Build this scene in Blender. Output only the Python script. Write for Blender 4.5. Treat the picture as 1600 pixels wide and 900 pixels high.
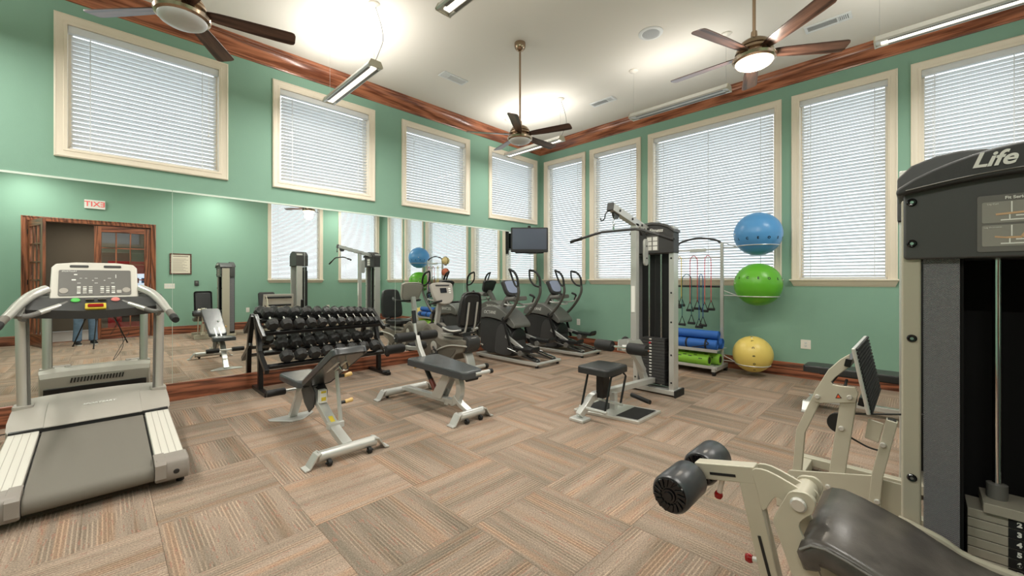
import bpy, bmesh, math, random
from mathutils import Vector, Matrix
random.seed(7)
for o in list(bpy.data.objects): bpy.data.objects.remove(o)
S = bpy.context.scene
COL = S.collection
V = Vector
PI = math.pi

# ------------------------------------------------------------------ camera
YAW = math.radians(44.919)          # the view runs along the room's diagonal
XW, YM, YB, XL, ZC = 6.786, 5.886, -1.35, -3.3, 4.28   # window wall, mirror wall, door wall, far left wall, ceiling
cam = bpy.data.cameras.new('camera'); cam_o = bpy.data.objects.new('camera', cam); COL.objects.link(cam_o)
cam_o.location = (0, 0, 1.35); cam_o.rotation_euler = (PI/2, 0, YAW - PI/2)
cam.sensor_width = 36; cam.lens = 36*636.17/1600; cam.shift_y = -(450-437.25)/1600
cam.clip_start = 0.02; cam.clip_end = 100
S.camera = cam_o

# ------------------------------------------------------------------ world, exposure
W = bpy.data.worlds.new('overcast_sky'); S.world = W; W.use_nodes = True
bg = W.node_tree.nodes['Background']; bg.inputs[0].default_value = (0.86, 0.93, 1.0, 1); bg.inputs[1].default_value = 2.0
S.view_settings.view_transform = 'Standard'; S.view_settings.look = 'None'
S.view_settings.gamma = 1; S.view_settings.use_curve_mapping = False
S.view_settings.exposure = 0.42

# ------------------------------------------------------------------ materials
def srgb(r, g, b):
    f = lambda c: (c/255/12.92) if c/255 <= 0.04045 else ((c/255+0.055)/1.055)**2.4
    return (f(r), f(g), f(b), 1)
M = {}
def mat(name, col, rough=0.5, metal=0.0, bump=0, bscale=200, var=0, vscale=8, spec=0.5, emit=None, estr=0, trans=0, coat=0, alpha=1):
    m = bpy.data.materials.new(name); m.use_nodes = True
    nt = m.node_tree; b = nt.nodes['Principled BSDF']
    b.inputs['Base Color'].default_value = col; b.inputs['Roughness'].default_value = rough
    b.inputs['Metallic'].default_value = metal; b.inputs['Specular IOR Level'].default_value = spec
    b.inputs['Coat Weight'].default_value = coat; b.inputs['Transmission Weight'].default_value = trans
    if emit: b.inputs['Emission Color'].default_value = emit; b.inputs['Emission Strength'].default_value = estr
    if var or bump:
        tc = nt.nodes.new('ShaderNodeTexCoord')
    if var:
        n = nt.nodes.new('ShaderNodeTexNoise'); n.inputs['Scale'].default_value = vscale; n.inputs['Detail'].default_value = 4
        nt.links.new(tc.outputs['Object'], n.inputs['Vector'])
        mx = nt.nodes.new('ShaderNodeMixRGB'); mx.blend_type = 'MULTIPLY'; mx.inputs[1].default_value = col
        r = nt.nodes.new('ShaderNodeValToRGB'); r.color_ramp.elements[0].color = (1-var, 1-var, 1-var, 1); r.color_ramp.elements[1].color = (1+var*.5, 1+var*.5, 1+var*.5, 1)
        r.color_ramp.elements[0].position = .3; r.color_ramp.elements[1].position = .7
        nt.links.new(n.outputs['Fac'], r.inputs[0]); nt.links.new(r.outputs[0], mx.inputs[2]); mx.inputs[0].default_value = 1
        nt.links.new(mx.outputs[0], b.inputs['Base Color'])
    if bump:
        n2 = nt.nodes.new('ShaderNodeTexNoise'); n2.inputs['Scale'].default_value = bscale; n2.inputs['Detail'].default_value = 2
        nt.links.new(tc.outputs['Object'], n2.inputs['Vector'])
        bp = nt.nodes.new('ShaderNodeBump'); bp.inputs['Strength'].default_value = bump; bp.inputs['Distance'].default_value = 0.004
        nt.links.new(n2.outputs['Fac'], bp.inputs['Height']); nt.links.new(bp.outputs[0], b.inputs['Normal'])
    M[name] = m
    return m
def wood(name, c0, c1, axis=0, rough=0.28, scale=6):
    m = bpy.data.materials.new(name); m.use_nodes = True; nt = m.node_tree; b = nt.nodes['Principled BSDF']
    tc = nt.nodes.new('ShaderNodeTexCoord'); mp = nt.nodes.new('ShaderNodeMapping')
    sc = [scale*4.0]*3; sc[axis] = scale*0.28; mp.inputs['Scale'].default_value = sc
    nt.links.new(tc.outputs['Object'], mp.inputs['Vector'])
    n = nt.nodes.new('ShaderNodeTexNoise'); n.inputs['Scale'].default_value = 1.0; n.inputs['Detail'].default_value = 6; n.inputs['Roughness'].default_value = .65; n.inputs['Distortion'].default_value = 1.2
    nt.links.new(mp.outputs[0], n.inputs['Vector'])
    w = nt.nodes.new('ShaderNodeTexWave'); w.inputs['Scale'].default_value = .35; w.inputs['Distortion'].default_value = 9; w.inputs['Detail'].default_value = 3; w.bands_direction = 'DIAGONAL'
    nt.links.new(mp.outputs[0], w.inputs['Vector'])
    ad = nt.nodes.new('ShaderNodeMath'); ad.operation = 'MULTIPLY_ADD'; ad.inputs[1].default_value = .35
    nt.links.new(w.outputs['Fac'], ad.inputs[0]); nt.links.new(n.outputs['Fac'], ad.inputs[2])
    r = nt.nodes.new('ShaderNodeValToRGB'); r.color_ramp.elements[0].color = c0; r.color_ramp.elements[1].color = c1
    r.color_ramp.elements[0].position = .45; r.color_ramp.elements[1].position = .88
    nt.links.new(ad.outputs[0], r.inputs[0]); nt.links.new(r.outputs[0], b.inputs['Base Color'])
    b.inputs['Roughness'].default_value = rough
    M[name] = m; return m
mat('green_paint', srgb(134, 172, 152), .75, bump=.25, bscale=140)
mat('ceiling_paint', srgb(228, 223, 214), .9, bump=.1, bscale=90)
mat('cream_trim', srgb(232, 221, 202), .45)
wood('crown_x', srgb(112, 62, 42), srgb(186, 118, 86), 0, .22)
wood('crown_y', srgb(112, 62, 42), srgb(186, 118, 86), 1, .22)
wood('oak_x', srgb(78, 42, 29), srgb(164, 100, 72), 0)
wood('oak_y', srgb(78, 42, 29), srgb(164, 100, 72), 1)
wood('oak_z', srgb(84, 48, 33), srgb(164, 102, 72), 2)
wood('walnut', srgb(56, 38, 33), srgb(112, 82, 70), 0, .28, 9)
mat('white_plastic', srgb(236, 230, 220), .4)
mat('white_metal', srgb(225, 225, 222), .4)
mat('vent_white', srgb(222, 224, 224), .5)
mat('vent_dark', srgb(70, 72, 74), .8)
mat('black_plastic', srgb(30, 30, 31), .42, bump=.05, bscale=400)
mat('black_gloss', srgb(18, 18, 20), .12)
mat('dark_gray', srgb(58, 58, 58), .5, bump=.05, bscale=300)
mat('mid_gray', srgb(112, 110, 106), .45)
mat('shroud_gray', srgb(76, 76, 76), .38, bump=.06, bscale=420)
mat('belt', srgb(118, 113, 104), .75, bump=.2, bscale=500)
mat('silver_paint', srgb(204, 204, 200), .3, metal=.4)
mat('aluminium', srgb(214, 212, 206), .32, metal=.55)
mat('tread_light', srgb(214, 210, 200), .42)
mat('tread_taupe', srgb(172, 166, 157), .45, bump=.04, bscale=300)
mat('stone_paint', srgb(190, 184, 166), .36, metal=.15)
mat('chrome', srgb(220, 220, 220), .1, metal=1)
mat('steel', srgb(190, 190, 188), .28, metal=1)
mat('bronze', srgb(172, 150, 128), .24, metal=1)
mat('vinyl', srgb(42, 42, 43), .36, bump=.12, bscale=260)
mat('vinyl_gray', srgb(70, 72, 74), .24, bump=.12, bscale=260)
mat('vinyl_worn', srgb(80, 76, 72), .3, bump=.1, bscale=160, var=.35, vscale=14)
mat('rubber', srgb(26, 26, 26), .62, bump=.1, bscale=200)
mat('hex_rubber', srgb(44, 44, 44), .5, bump=.12, bscale=150)
mat('black_steel', srgb(24, 24, 25), .3, metal=.2)
mat('red_knob', srgb(150, 22, 22), .2)
mat('tan_knob', srgb(226, 188, 120), .4)
mat('yellow_label', srgb(226, 200, 60), .5)
mat('print_white', srgb(238, 238, 232), .5)
mat('glass_frost', srgb(205, 205, 205), .35)
mat('cable', srgb(40, 40, 40), .5)
mat('ball_blue', srgb(84, 150, 206), .32, bump=.05, bscale=60)
mat('ball_green', srgb(98, 178, 46), .32, bump=.05, bscale=60)
mat('ball_yellow', srgb(232, 206, 110), .36, bump=.05, bscale=60)
mat('mat_blue', srgb(44, 104, 186), .6, bump=.1)
mat('mat_green', srgb(140, 196, 60), .6, bump=.1)
mat('print_black', srgb(20, 22, 24), .5)
mm = mat('mirror', (0.90, 0.93, 0.90, 1), 0.0, metal=1.0)
mat('mirror_edge', srgb(214, 226, 214), .2)
mat('frost_lamp_on', srgb(255, 246, 230), .4, emit=srgb(255, 232, 200), estr=2.2)
mat('tube_on', srgb(255, 250, 240), .4, emit=srgb(255, 244, 224), estr=1.7)
mat('screen', srgb(20, 22, 28), .08)
# blind slat: white faux wood that lets some daylight through
def slat_mat():
    m = bpy.data.materials.new('blind_slat'); m.use_nodes = True; nt = m.node_tree
    b = nt.nodes['Principled BSDF']; b.inputs['Base Color'].default_value = srgb(238, 238, 236); b.inputs['Roughness'].default_value = .45
    t = nt.nodes.new('ShaderNodeBsdfTranslucent'); t.inputs[0].default_value = (0.93, 0.95, 0.98, 1)
    mx = nt.nodes.new('ShaderNodeMixShader'); mx.inputs[0].default_value = .34
    nt.links.new(b.outputs[0], mx.inputs[1]); nt.links.new(t.outputs[0], mx.inputs[2]); nt.links.new(mx.outputs[0], nt.nodes['Material Output'].inputs[0])
    M['blind_slat'] = m
slat_mat()
def glass_mat():
    m = bpy.data.materials.new('window_glass'); m.use_nodes = True; nt = m.node_tree
    g = nt.nodes.new('ShaderNodeBsdfGlossy'); g.inputs['Roughness'].default_value = .02
    t = nt.nodes.new('ShaderNodeBsdfTransparent'); t.inputs[0].default_value = (.94, .96, .96, 1)
    mx = nt.nodes.new('ShaderNodeMixShader'); mx.inputs[0].default_value = .07
    nt.links.new(t.outputs[0], mx.inputs[1]); nt.links.new(g.outputs[0], mx.inputs[2]); nt.links.new(mx.outputs[0], nt.nodes['Material Output'].inputs[0])
    M['window_glass'] = m
glass_mat()
def mesh_screen_mat():
    m = bpy.data.materials.new('perforated_shroud'); m.use_nodes = True; nt = m.node_tree
    b = nt.nodes['Principled BSDF']; b.inputs['Base Color'].default_value = srgb(140, 140, 144); b.inputs['Roughness'].default_value = .35
    t = nt.nodes.new('ShaderNodeBsdfTransparent')
    tc = nt.nodes.new('ShaderNodeTexCoord'); sp = nt.nodes.new('ShaderNodeSeparateXYZ'); nt.links.new(tc.outputs['Object'], sp.inputs[0])
    def wv(out):
        a = nt.nodes.new('ShaderNodeMath'); a.operation = 'MULTIPLY'; a.inputs[1].default_value = 900; nt.links.new(out, a.inputs[0])
        s = nt.nodes.new('ShaderNodeMath'); s.operation = 'SINE'; nt.links.new(a.outputs[0], s.inputs[0]); return s
    yz = nt.nodes.new('ShaderNodeMath'); yz.operation = 'MULTIPLY'; nt.links.new(wv(sp.outputs[1]).outputs[0], yz.inputs[0]); nt.links.new(wv(sp.outputs[2]).outputs[0], yz.inputs[1])
    g = nt.nodes.new('ShaderNodeMath'); g.operation = 'MULTIPLY_ADD'; g.inputs[1].default_value = .22; g.inputs[2].default_value = .42; nt.links.new(yz.outputs[0], g.inputs[0])
    mx = nt.nodes.new('ShaderNodeMixShader'); nt.links.new(g.outputs[0], mx.inputs[0])
    nt.links.new(b.outputs[0], mx.inputs[1]); nt.links.new(t.outputs[0], mx.inputs[2]); nt.links.new(mx.outputs[0], nt.nodes['Material Output'].inputs[0])
    M['perforated_shroud'] = m
mesh_screen_mat()
def carpet_mat():
    m = bpy.data.materials.new('carpet_tile'); m.use_nodes = True; nt = m.node_tree; b = nt.nodes['Principled BSDF']
    N = lambda t: nt.nodes.new(t)
    L = nt.links.new
    def math_(op, a, bb=None, c=None):
        n = N('ShaderNodeMath'); n.operation = op
        for i, q in enumerate((a, bb, c)):
            if q is None: continue
            if isinstance(q, (int, float)): n.inputs[i].default_value = q
            else: L(q, n.inputs[i])
        return n.outputs[0]
    tc = N('ShaderNodeTexCoord'); sp = N('ShaderNodeSeparateXYZ'); L(tc.outputs['Object'], sp.inputs[0])
    oi = N('ShaderNodeObjectInfo'); rnd = math_('MULTIPLY', oi.outputs['Random'], 61.7)
    x, y = sp.outputs[0], sp.outputs[1]
    def tex(fx, fy, detail=2, seed=0, rough=.5):
        c = N('ShaderNodeCombineXYZ'); L(math_('MULTIPLY_ADD', x, fx, seed), c.inputs[0]); L(math_('MULTIPLY', y, fy), c.inputs[1]); L(rnd, c.inputs[2])
        n = N('ShaderNodeTexNoise'); n.inputs['Scale'].default_value = 1; n.inputs['Detail'].default_value = detail; n.inputs['Roughness'].default_value = rough
        L(c.outputs[0], n.inputs['Vector']); return n.outputs['Fac']
    broad = tex(.9, 10, 1, 3); seg = tex(3.0, 11, 1, 23); hue = tex(.6, 13, 1, 41); line = tex(1.1, 120, 1, 11)
    fine = N('ShaderNodeTexNoise'); fine.inputs['Scale'].default_value = 420; fine.inputs['Detail'].default_value = 2; L(tc.outputs['Object'], fine.inputs['Vector'])
    fine.inputs['Scale'].default_value = 130; fine.inputs['Detail'].default_value = 3; fine.inputs['Roughness'].default_value = .7
    # tile tone: gray-brown to tan, with broad bands across the pile direction
    f0 = math_('MULTIPLY_ADD', broad, 1.7, -.60); f1 = math_('MULTIPLY_ADD', oi.outputs['Random'], .55, f0)
    r1 = N('ShaderNodeValToRGB'); L(f1, r1.inputs[0]); e = r1.color_ramp.elements
    e[0].position = .1; e[0].color = srgb(128, 117, 104); e[1].position = .9; e[1].color = srgb(166, 147, 131)
    r2 = N('ShaderNodeValToRGB'); L(hue, r2.inputs[0]); e = r2.color_ramp.elements
    e[0].position = .52; e[0].color = (1, 1, 1, 1); e[1].position = .64; e[1].color = (1.08, .96, .88, 1)
    m1 = N('ShaderNodeMixRGB'); m1.blend_type = 'MULTIPLY'; m1.inputs[0].default_value = 1; L(r1.outputs[0], m1.inputs[1]); L(r2.outputs[0], m1.inputs[2])
    # thin light and dark pinstripes, present in some stretches only
    ramp = N('ShaderNodeValToRGB'); L(line, ramp.inputs[0]); e = ramp.color_ramp.elements
    e[0].position = .30; e[0].color = (.72, .69, .66, 1); e[1].position = .36; e[1].color = (1, 1, 1, 1)
    q = e.new(.64); q.color = (1, 1, 1, 1); q = e.new(.72); q.color = (1.2, 1.18, 1.14, 1)
    pin = math_('SINE', math_('MULTIPLY', y, 330))
    pr_ = N('ShaderNodeValToRGB'); L(math_('MULTIPLY_ADD', pin, .5, .5), pr_.inputs[0]); e = pr_.color_ramp.elements
    e[0].position = .35; e[0].color = (.84, .83, .82, 1); e[1].position = .75; e[1].color = (1.0, 1.0, 1.0, 1); q = e.new(.92); q.color = (1.3, 1.28, 1.24, 1)
    sm = N('ShaderNodeValToRGB'); L(seg, sm.inputs[0]); sm.color_ramp.elements[0].position = .50; sm.color_ramp.elements[1].position = .54
    m2a = N('ShaderNodeMixRGB'); m2a.blend_type = 'MULTIPLY'; m2a.inputs[0].default_value = .8; L(m1.outputs[0], m2a.inputs[1]); L(ramp.outputs[0], m2a.inputs[2])
    m2 = N('ShaderNodeMixRGB'); m2.blend_type = 'MULTIPLY'; L(sm.outputs[0], m2.inputs[0]); L(m2a.outputs[0], m2.inputs[1]); L(pr_.outputs[0], m2.inputs[2])
    # flecks of red yarn and the speckle of the loops
    rd = N('ShaderNodeTexNoise'); rd.inputs['Scale'].default_value = 1; rd.inputs['Detail'].default_value = 1
    c9 = N('ShaderNodeCombineXYZ'); L(math_('MULTIPLY', x, 14), c9.inputs[0]); L(math_('MULTIPLY', y, 90), c9.inputs[1]); L(rnd, c9.inputs[2]); L(c9.outputs[0], rd.inputs['Vector'])
    rf = N('ShaderNodeValToRGB'); L(rd.outputs['Fac'], rf.inputs[0]); rf.color_ramp.elements[0].position = .64; rf.color_ramp.elements[1].position = .70
    m2b = N('ShaderNodeMixRGB'); L(math_('MULTIPLY', rf.outputs[0], .55), m2b.inputs[0]); L(m2.outputs[0], m2b.inputs[1]); m2b.inputs[2].default_value = srgb(158, 112, 98)
    fr = N('ShaderNodeValToRGB'); L(fine.outputs['Fac'], fr.inputs[0]); fr.color_ramp.elements[0].color = (.48, .48, .48, 1); fr.color_ramp.elements[1].color = (1.5, 1.5, 1.5, 1)
    fr.color_ramp.elements[0].position = .28; fr.color_ramp.elements[1].position = .72
    m4 = N('ShaderNodeMixRGB'); m4.blend_type = 'MULTIPLY'; m4.inputs[0].default_value = .85; L(m2b.outputs[0], m4.inputs[1]); L(fr.outputs[0], m4.inputs[2])
    L(m4.outputs[0], b.inputs['Base Color']); b.inputs['Roughness'].default_value = .95; b.inputs['Specular IOR Level'].default_value = .1
    bp = N('ShaderNodeBump'); bp.inputs['Strength'].default_value = .5; bp.inputs['Distance'].default_value = .004
    L(math_('MULTIPLY_ADD', line, .6, fine.outputs['Fac']), bp.inputs['Height']); L(bp.outputs[0], b.inputs['Normal'])
    M['carpet'] = m
carpet_mat()

# ------------------------------------------------------------------ mesh helpers
class G:
    """collects geometry for one mesh"""
    def __init__(s): s.v = []; s.f = []
    def add(s, vs, fs):
        n = len(s.v); s.v += [tuple(q) for q in vs]; s.f += [tuple(i+n for i in f) for f in fs]; return s
    def box(s, c, d, R=None):
        c = V(c); hx, hy, hz = d[0]/2, d[1]/2, d[2]/2
        pts = [V((x, y, z)) for z in (-hz, hz) for y in (-hy, hy) for x in (-hx, hx)]
        if R is not None: pts = [R @ q for q in pts]
        return s.add([c+q for q in pts], [(0, 2, 3, 1), (4, 5, 7, 6), (0, 1, 5, 4), (2, 6, 7, 3), (0, 4, 6, 2), (1, 3, 7, 5)])
    def bx(s, x0, x1, y0, y1, z0, z1): return s.box(((x0+x1)/2, (y0+y1)/2, (z0+z1)/2), (abs(x1-x0), abs(y1-y0), abs(z1-z0)))
    def frame(s, d, up=(0, 0, 1)):
        d = V(d).normalized(); u = V(up)
        if abs(d.dot(u)) > .98: u = V((0, 1, 0)) if abs(d.y) < .9 else V((1, 0, 0))
        a = u.cross(d).normalized(); b = d.cross(a).normalized(); return a, b
    def beam(s, p0, p1, w, h, up=(0, 0, 1), w1=None, h1=None):
        """bar of section w (sideways) x h (along up) from p0 to p1"""
        p0, p1 = V(p0), V(p1); a, b = s.frame(p1-p0, up); w1 = w1 or w; h1 = h1 or h
        vs = [p0-a*w/2-b*h/2, p0+a*w/2-b*h/2, p0+a*w/2+b*h/2, p0-a*w/2+b*h/2, p1-a*w1/2-b*h1/2, p1+a*w1/2-b*h1/2, p1+a*w1/2+b*h1/2, p1-a*w1/2+b*h1/2]
        return s.add(vs, [(3, 2, 1, 0), (4, 5, 6, 7), (0, 1, 5, 4), (1, 2, 6, 5), (2, 3, 7, 6), (3, 0, 4, 7)])
    def path(s, pts, w, h, up=(0, 0, 1)):
        """mitred bar along a polyline"""
        pts = [V(p) for p in pts]; rings = []
        for i, p in enumerate(pts):
            d = (pts[min(i+1, len(pts)-1)]-pts[max(i-1, 0)])
            if 0 < i < len(pts)-1:
                d1 = (pts[i]-pts[i-1]).normalized(); d2 = (pts[i+1]-pts[i]).normalized(); d = d1+d2; k = 1/max(.45, math.sqrt((1+d1.dot(d2))/2))
            else: k = 1
            a, b = s.frame(d, up); rings.append([p-a*w/2-b*h/2*k, p+a*w/2-b*h/2*k, p+a*w/2+b*h/2*k, p-a*w/2+b*h/2*k])
        return s.rings(rings)
    def rings(s, rings, cap=True, closed=False):
        n = len(rings[0]); vs = [q for r in rings for q in r]; fs = []
        m = len(rings)
        for i in range(m if closed else m-1):
            for j in range(n):
                k = (j+1) % n; i2 = (i+1) % m; fs.append((i*n+j, i*n+k, i2*n+k, i2*n+j))
        if cap and not closed: fs.append(tuple(range(n-1, -1, -1))); fs.append(tuple((m-1)*n+j for j in range(n)))
        return s.add(vs, fs)
    def tube(s, pts, r, n=10, closed=False, up=None):
        pts = [V(p) for p in pts]; rings = []; m = len(pts); rs = r if isinstance(r, (list, tuple)) else [r]*m
        pa = None
        for i, p in enumerate(pts):
            d = (pts[(i+1) % m]-pts[(i-1) % m]) if closed else (pts[min(i+1, m-1)]-pts[max(i-1, 0)])
            d.normalize()
            if pa is None: a, b = s.frame(d)
            else:
                a = (pa-d*pa.dot(d)); a = a.normalized() if a.length > 1e-6 else s.frame(d)[0]; b = d.cross(a)
            pa = a
            rings.append([p+(a*math.cos(2*PI*j/n)+b*math.sin(2*PI*j/n))*rs[i] for j in range(n)])
        return s.rings(rings, closed=closed)
    def cyl(s, p0, p1, r, r1=None, n=16): return s.tube([p0, p1], [r, r if r1 is None else r1], n)
    def lathe(s, prof, o=(0, 0, 0), ax=(0, 0, 1), n=24):
        """prof: (radius, height along ax)"""
        ax = V(ax).normalized(); a, b = s.frame(ax); o = V(o)
        return s.rings([[o+ax*h+(a*math.cos(2*PI*j/n)+b*math.sin(2*PI*j/n))*max(r, 1e-4) for j in range(n)] for r, h in prof])
    def ball(s, c, r, n=20, m=12, sc=(1, 1, 1)):
        c = V(c); rings = []
        for i in range(m+1):
            t = PI*i/m; rr = max(math.sin(t), 1e-3)*r
            rings.append([c+V((rr*math.cos(2*PI*j/n)*sc[0], rr*math.sin(2*PI*j/n)*sc[1], -r*math.cos(t)*sc[2])) for j in range(n)])
        return s.rings(rings)
    def prism(s, poly, ax, t0, t1):
        """2D outline extruded along ax: ax 'x' takes (y,z), 'y' takes (x,z), 'z' takes (x,y)"""
        mp = {'x': lambda p, t: (t, p[0], p[1]), 'y': lambda p, t: (p[0], t, p[1]), 'z': lambda p, t: (p[0], p[1], t)}[ax]
        return s.rings([[V(mp(p, t0)) for p in poly], [V(mp(p, t1)) for p in poly]])
    def xf(s, Mx):
        s.v = [tuple(Mx @ V(q)) for q in s.v]; return s
    def mesh(s, name):
        me = bpy.data.meshes.new(name); me.from_pydata(s.v, [], s.f)
        bm = bmesh.new(); bm.from_mesh(me); bmesh.ops.recalc_face_normals(bm, faces=bm.faces); bm.to_mesh(me); bm.free()
        me.shade_smooth(); me.set_sharp_from_angle(angle=math.radians(34)); return me
def sm(pts, k=6, closed=False):
    """Catmull-Rom through points"""
    pts = [V(p) for p in pts]; out = []; n = len(pts)
    seg = n if closed else n-1
    for i in range(seg):
        if closed: p = [pts[(i+j-1) % n] for j in range(4)]
        else: p = [pts[max(0, min(n-1, i+j-1))] for j in range(4)]
        for q in range(k):
            t = q/k
            out.append(.5*((2*p[1])+(p[2]-p[0])*t+(2*p[0]-5*p[1]+4*p[2]-p[3])*t*t+(3*p[1]-p[0]-3*p[2]+p[3])*t**3))
    if not closed: out.append(pts[-1])
    return out
def sm2(pts, k=5, closed=True): return [(p.x, p.y) for p in sm([(a, b, 0) for a, b in pts], k, closed)]
def rrect(x0, x1, y0, y1, r, n=4):
    o = []
    for cx, cy, a0 in ((x1-r, y1-r, 0), (x0+r, y1-r, 90), (x0+r, y0+r, 180), (x1-r, y0+r, 270)):
        for i in range(n+1):
            a = math.radians(a0+90*i/n); o.append((cx+r*math.cos(a), cy+r*math.sin(a)))
    return o
def obj(name, me, m, parent=None, bevel=0, seg=2, label=None, loc=None):
    if isinstance(me, G): me = me.mesh(name)
    if m is not None and not me.materials: me.materials.append(M[m])
    o = bpy.data.objects.new(name, me); COL.objects.link(o)
    if parent: o.parent = parent
    if loc is not None: o.location = loc
    if bevel:
        b = o.modifiers.new('bevel', 'BEVEL'); b.width = bevel; b.segments = seg; b.limit_method = 'ANGLE'; b.angle_limit = math.radians(35); b.harden_normals = True
    if label: o['label'] = label
    return o
def tag(o, label=None, cat=None, group=None, kind=None):
    if label: o['label'] = label
    if cat: o['category'] = cat
    if group: o['group'] = group
    if kind: o['kind'] = kind
    return o
def thing(name, label, cat, loc=(0, 0, 0), rz=0, group=None):
    o = bpy.data.objects.new(name, None); o.empty_display_size = .1; COL.objects.link(o)
    o.location = loc; o.rotation_euler = (0, 0, rz); return tag(o, label, cat, group)
def setting(name, loc=(0, 0, 0)):
    o = bpy.data.objects.new(name, None); o.empty_display_size = .1; COL.objects.link(o); o.location = loc; return tag(o, kind='structure')
def dup(root, loc=None, rz=None, label=None, group=None):
    def cp(o, par):
        c = o.copy(); COL.objects.link(c)
        if par: c.parent = par
        for ch in o.children: cp(ch, c)
        return c
    r = cp(root, None)
    if loc is not None: r.location = loc
    if rz is not None: r.rotation_euler = (0, 0, rz)
    tag(r, label, group=group); return r
def text(name, body, size, m, parent, loc, rot, align='CENTER', depth=.0008, shear=0, bold=0):
    c = bpy.data.curves.new(name, 'FONT'); c.body = body; c.size = size; c.align_x = align; c.align_y = 'CENTER'; c.extrude = depth; c.shear = shear; c.offset = bold
    o = bpy.data.objects.new(name, c); COL.objects.link(o); c.materials.append(M[m])
    dg = bpy.context.evaluated_depsgraph_get(); me = bpy.data.meshes.new_from_object(o.evaluated_get(dg)); bpy.data.objects.remove(o)
    o = bpy.data.objects.new(name, me); COL.objects.link(o); o.parent = parent; o.location = loc; o.rotation_euler = rot
    return o
# ================================================================== the room
def wall_cells(g, axis, t0, t1, us, zs, holes):
    """solid wall of boxes between the breakpoints, leaving the holes open"""
    us, zs = sorted(set(us)), sorted(set(zs))
    for i in range(len(us)-1):
        for k in range(len(zs)-1):
            cu, cz = (us[i]+us[i+1])/2, (zs[k]+zs[k+1])/2
            if any(a < cu < b and c < cz < d for a, b, c, d in holes): continue
            if axis == 'y': g.bx(us[i], us[i+1], t0, t1, zs[k], zs[k+1])
            else: g.bx(t0, t1, us[i], us[i+1], zs[k], zs[k+1])
WL = [(-.339, 1.056), (1.533, 2.926), (3.383, 4.786), (5.256, 6.664)]          # upper windows over the mirror (outer trim, x)
WR = [(4.69, 5.769), (3.508, 4.588), (1.367, 3.370), (.172, 1.249), (-.92, .061)]   # tall windows (outer trim, y)
WB = [(3.30, 4.81), (5.29, 6.68)]                                              # windows of the door wall (x)
CW = .085
ZL0, ZL1 = 2.545, 3.937
ZR0, ZR1 = 1.262, 3.905
DX0, DX1, DZ = -1.12, .81, 2.60                                                # double door opening
TH = .16
def build_wall(name, axis, t0, t1, u0, u1, holes, m='green_paint', z1=ZC):
    us = [u0, u1]+[q for h in holes for q in h[:2]]; zs = [0, z1]+[q for h in holes for q in h[2:]]
    g = G(); wall_cells(g, axis, t0, t1, us, zs, holes)
    bm = bmesh.new(); me = bpy.data.meshes.new(name); me.from_pydata(g.v, [], g.f); bm.from_mesh(me)
    bmesh.ops.remove_doubles(bm, verts=bm.verts, dist=1e-4)
    seen = {}
    for f in bm.faces: seen.setdefault(tuple(sorted(v.index for v in f.verts)), []).append(f)
    bmesh.ops.delete(bm, geom=[f for fs in seen.values() if len(fs) > 1 for f in fs], context='FACES_ONLY')
    bm.to_mesh(me); bm.free()
    return tag(obj(name, me, m), kind='structure')
HL = [(a+CW, b-CW, ZL0+CW, ZL1-CW) for a, b in WL]
HR = [(a+CW, b-CW, ZR0+.09, ZR1-CW) for a, b in WR]
HB = [(a+CW, b-CW, ZR0+.09, ZR1-CW) for a, b in WB]
wall_left = build_wall('wall_left', 'y', YM, YM+TH, XL-TH, XW+TH, HL)
wall_right = build_wall('wall_right', 'x', XW, XW+TH, YB-TH, YM, HR)
wall_back = build_wall('wall_back', 'y', YB-TH, YB, XL-TH, XW, HB+[(DX0, DX1, -1, DZ)])
wall_end = build_wall('wall_end', 'x', XL-TH, XL, YB, YM, [])
g = G(); g.bx(XL-TH, XW+TH, YB-TH, YM+TH, ZC, ZC+.12); tag(obj('ceiling', g, 'ceiling_paint'), kind='structure')
# carpet tiles laid quarter-turned
TL = .6135; TX0, TY0 = .2115, 2.343
floor = setting('floor')
g = G(); g.bx(XL-TH, XW+TH, YB-TH, YM+TH, -.12, -.007); mat('floor_screed', srgb(96, 84, 74), .9); obj('subfloor', g, 'floor_screed', floor)
g = G(); q = TL/2-.0007; b = .004
vs = [(-q, -q, -.006), (q, -q, -.006), (q, q, -.006), (-q, q, -.006), (-q, -q, -.0012), (q, -q, -.0012), (q, q, -.0012), (-q, q, -.0012), (-q+b, -q+b, 0), (q-b, -q+b, 0), (q-b, q-b, 0), (-q+b, q-b, 0)]
g.add(vs, [(0, 1, 5, 4), (1, 2, 6, 5), (2, 3, 7, 6), (3, 0, 4, 7), (4, 5, 9, 8), (5, 6, 10, 9), (6, 7, 11, 10), (7, 4, 8, 11), (8, 9, 10, 11)])
tile_me = g.mesh('carpet_tile'); tile_me.materials.append(M['carpet'])
for i in range(-6, 11):
    for j in range(-7, 6):
        x, y = TX0+TL*(i+.5), TY0+TL*(j+.5)
        if x-TL/2 > XW or y-TL/2 > YM or x+TL/2 < XL or y+TL/2 < YB: continue
        # cut the border tiles at the walls by scaling them
        x0, x1, y0, y1 = max(x-TL/2, XL), min(x+TL/2, XW), max(y-TL/2, YB), min(y+TL/2, YM)
        if x1-x0 < .03 or y1-y0 < .03: continue
        o = obj('carpet_tile', tile_me, None, floor, loc=((x0+x1)/2, (y0+y1)/2, 0))
        even = (i+j) % 2 == 0
        sx, sy = (x1-x0)/TL, (y1-y0)/TL
        if even: o.rotation_euler = (0, 0, PI/2 if (i*7+j*3) % 4 < 2 else -PI/2); o.scale = (sy, sx, 1)
        else: o.rotation_euler = (0, 0, 0 if (i*5+j) % 4 < 2 else PI); o.scale = (sx, sy, 1)
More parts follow.
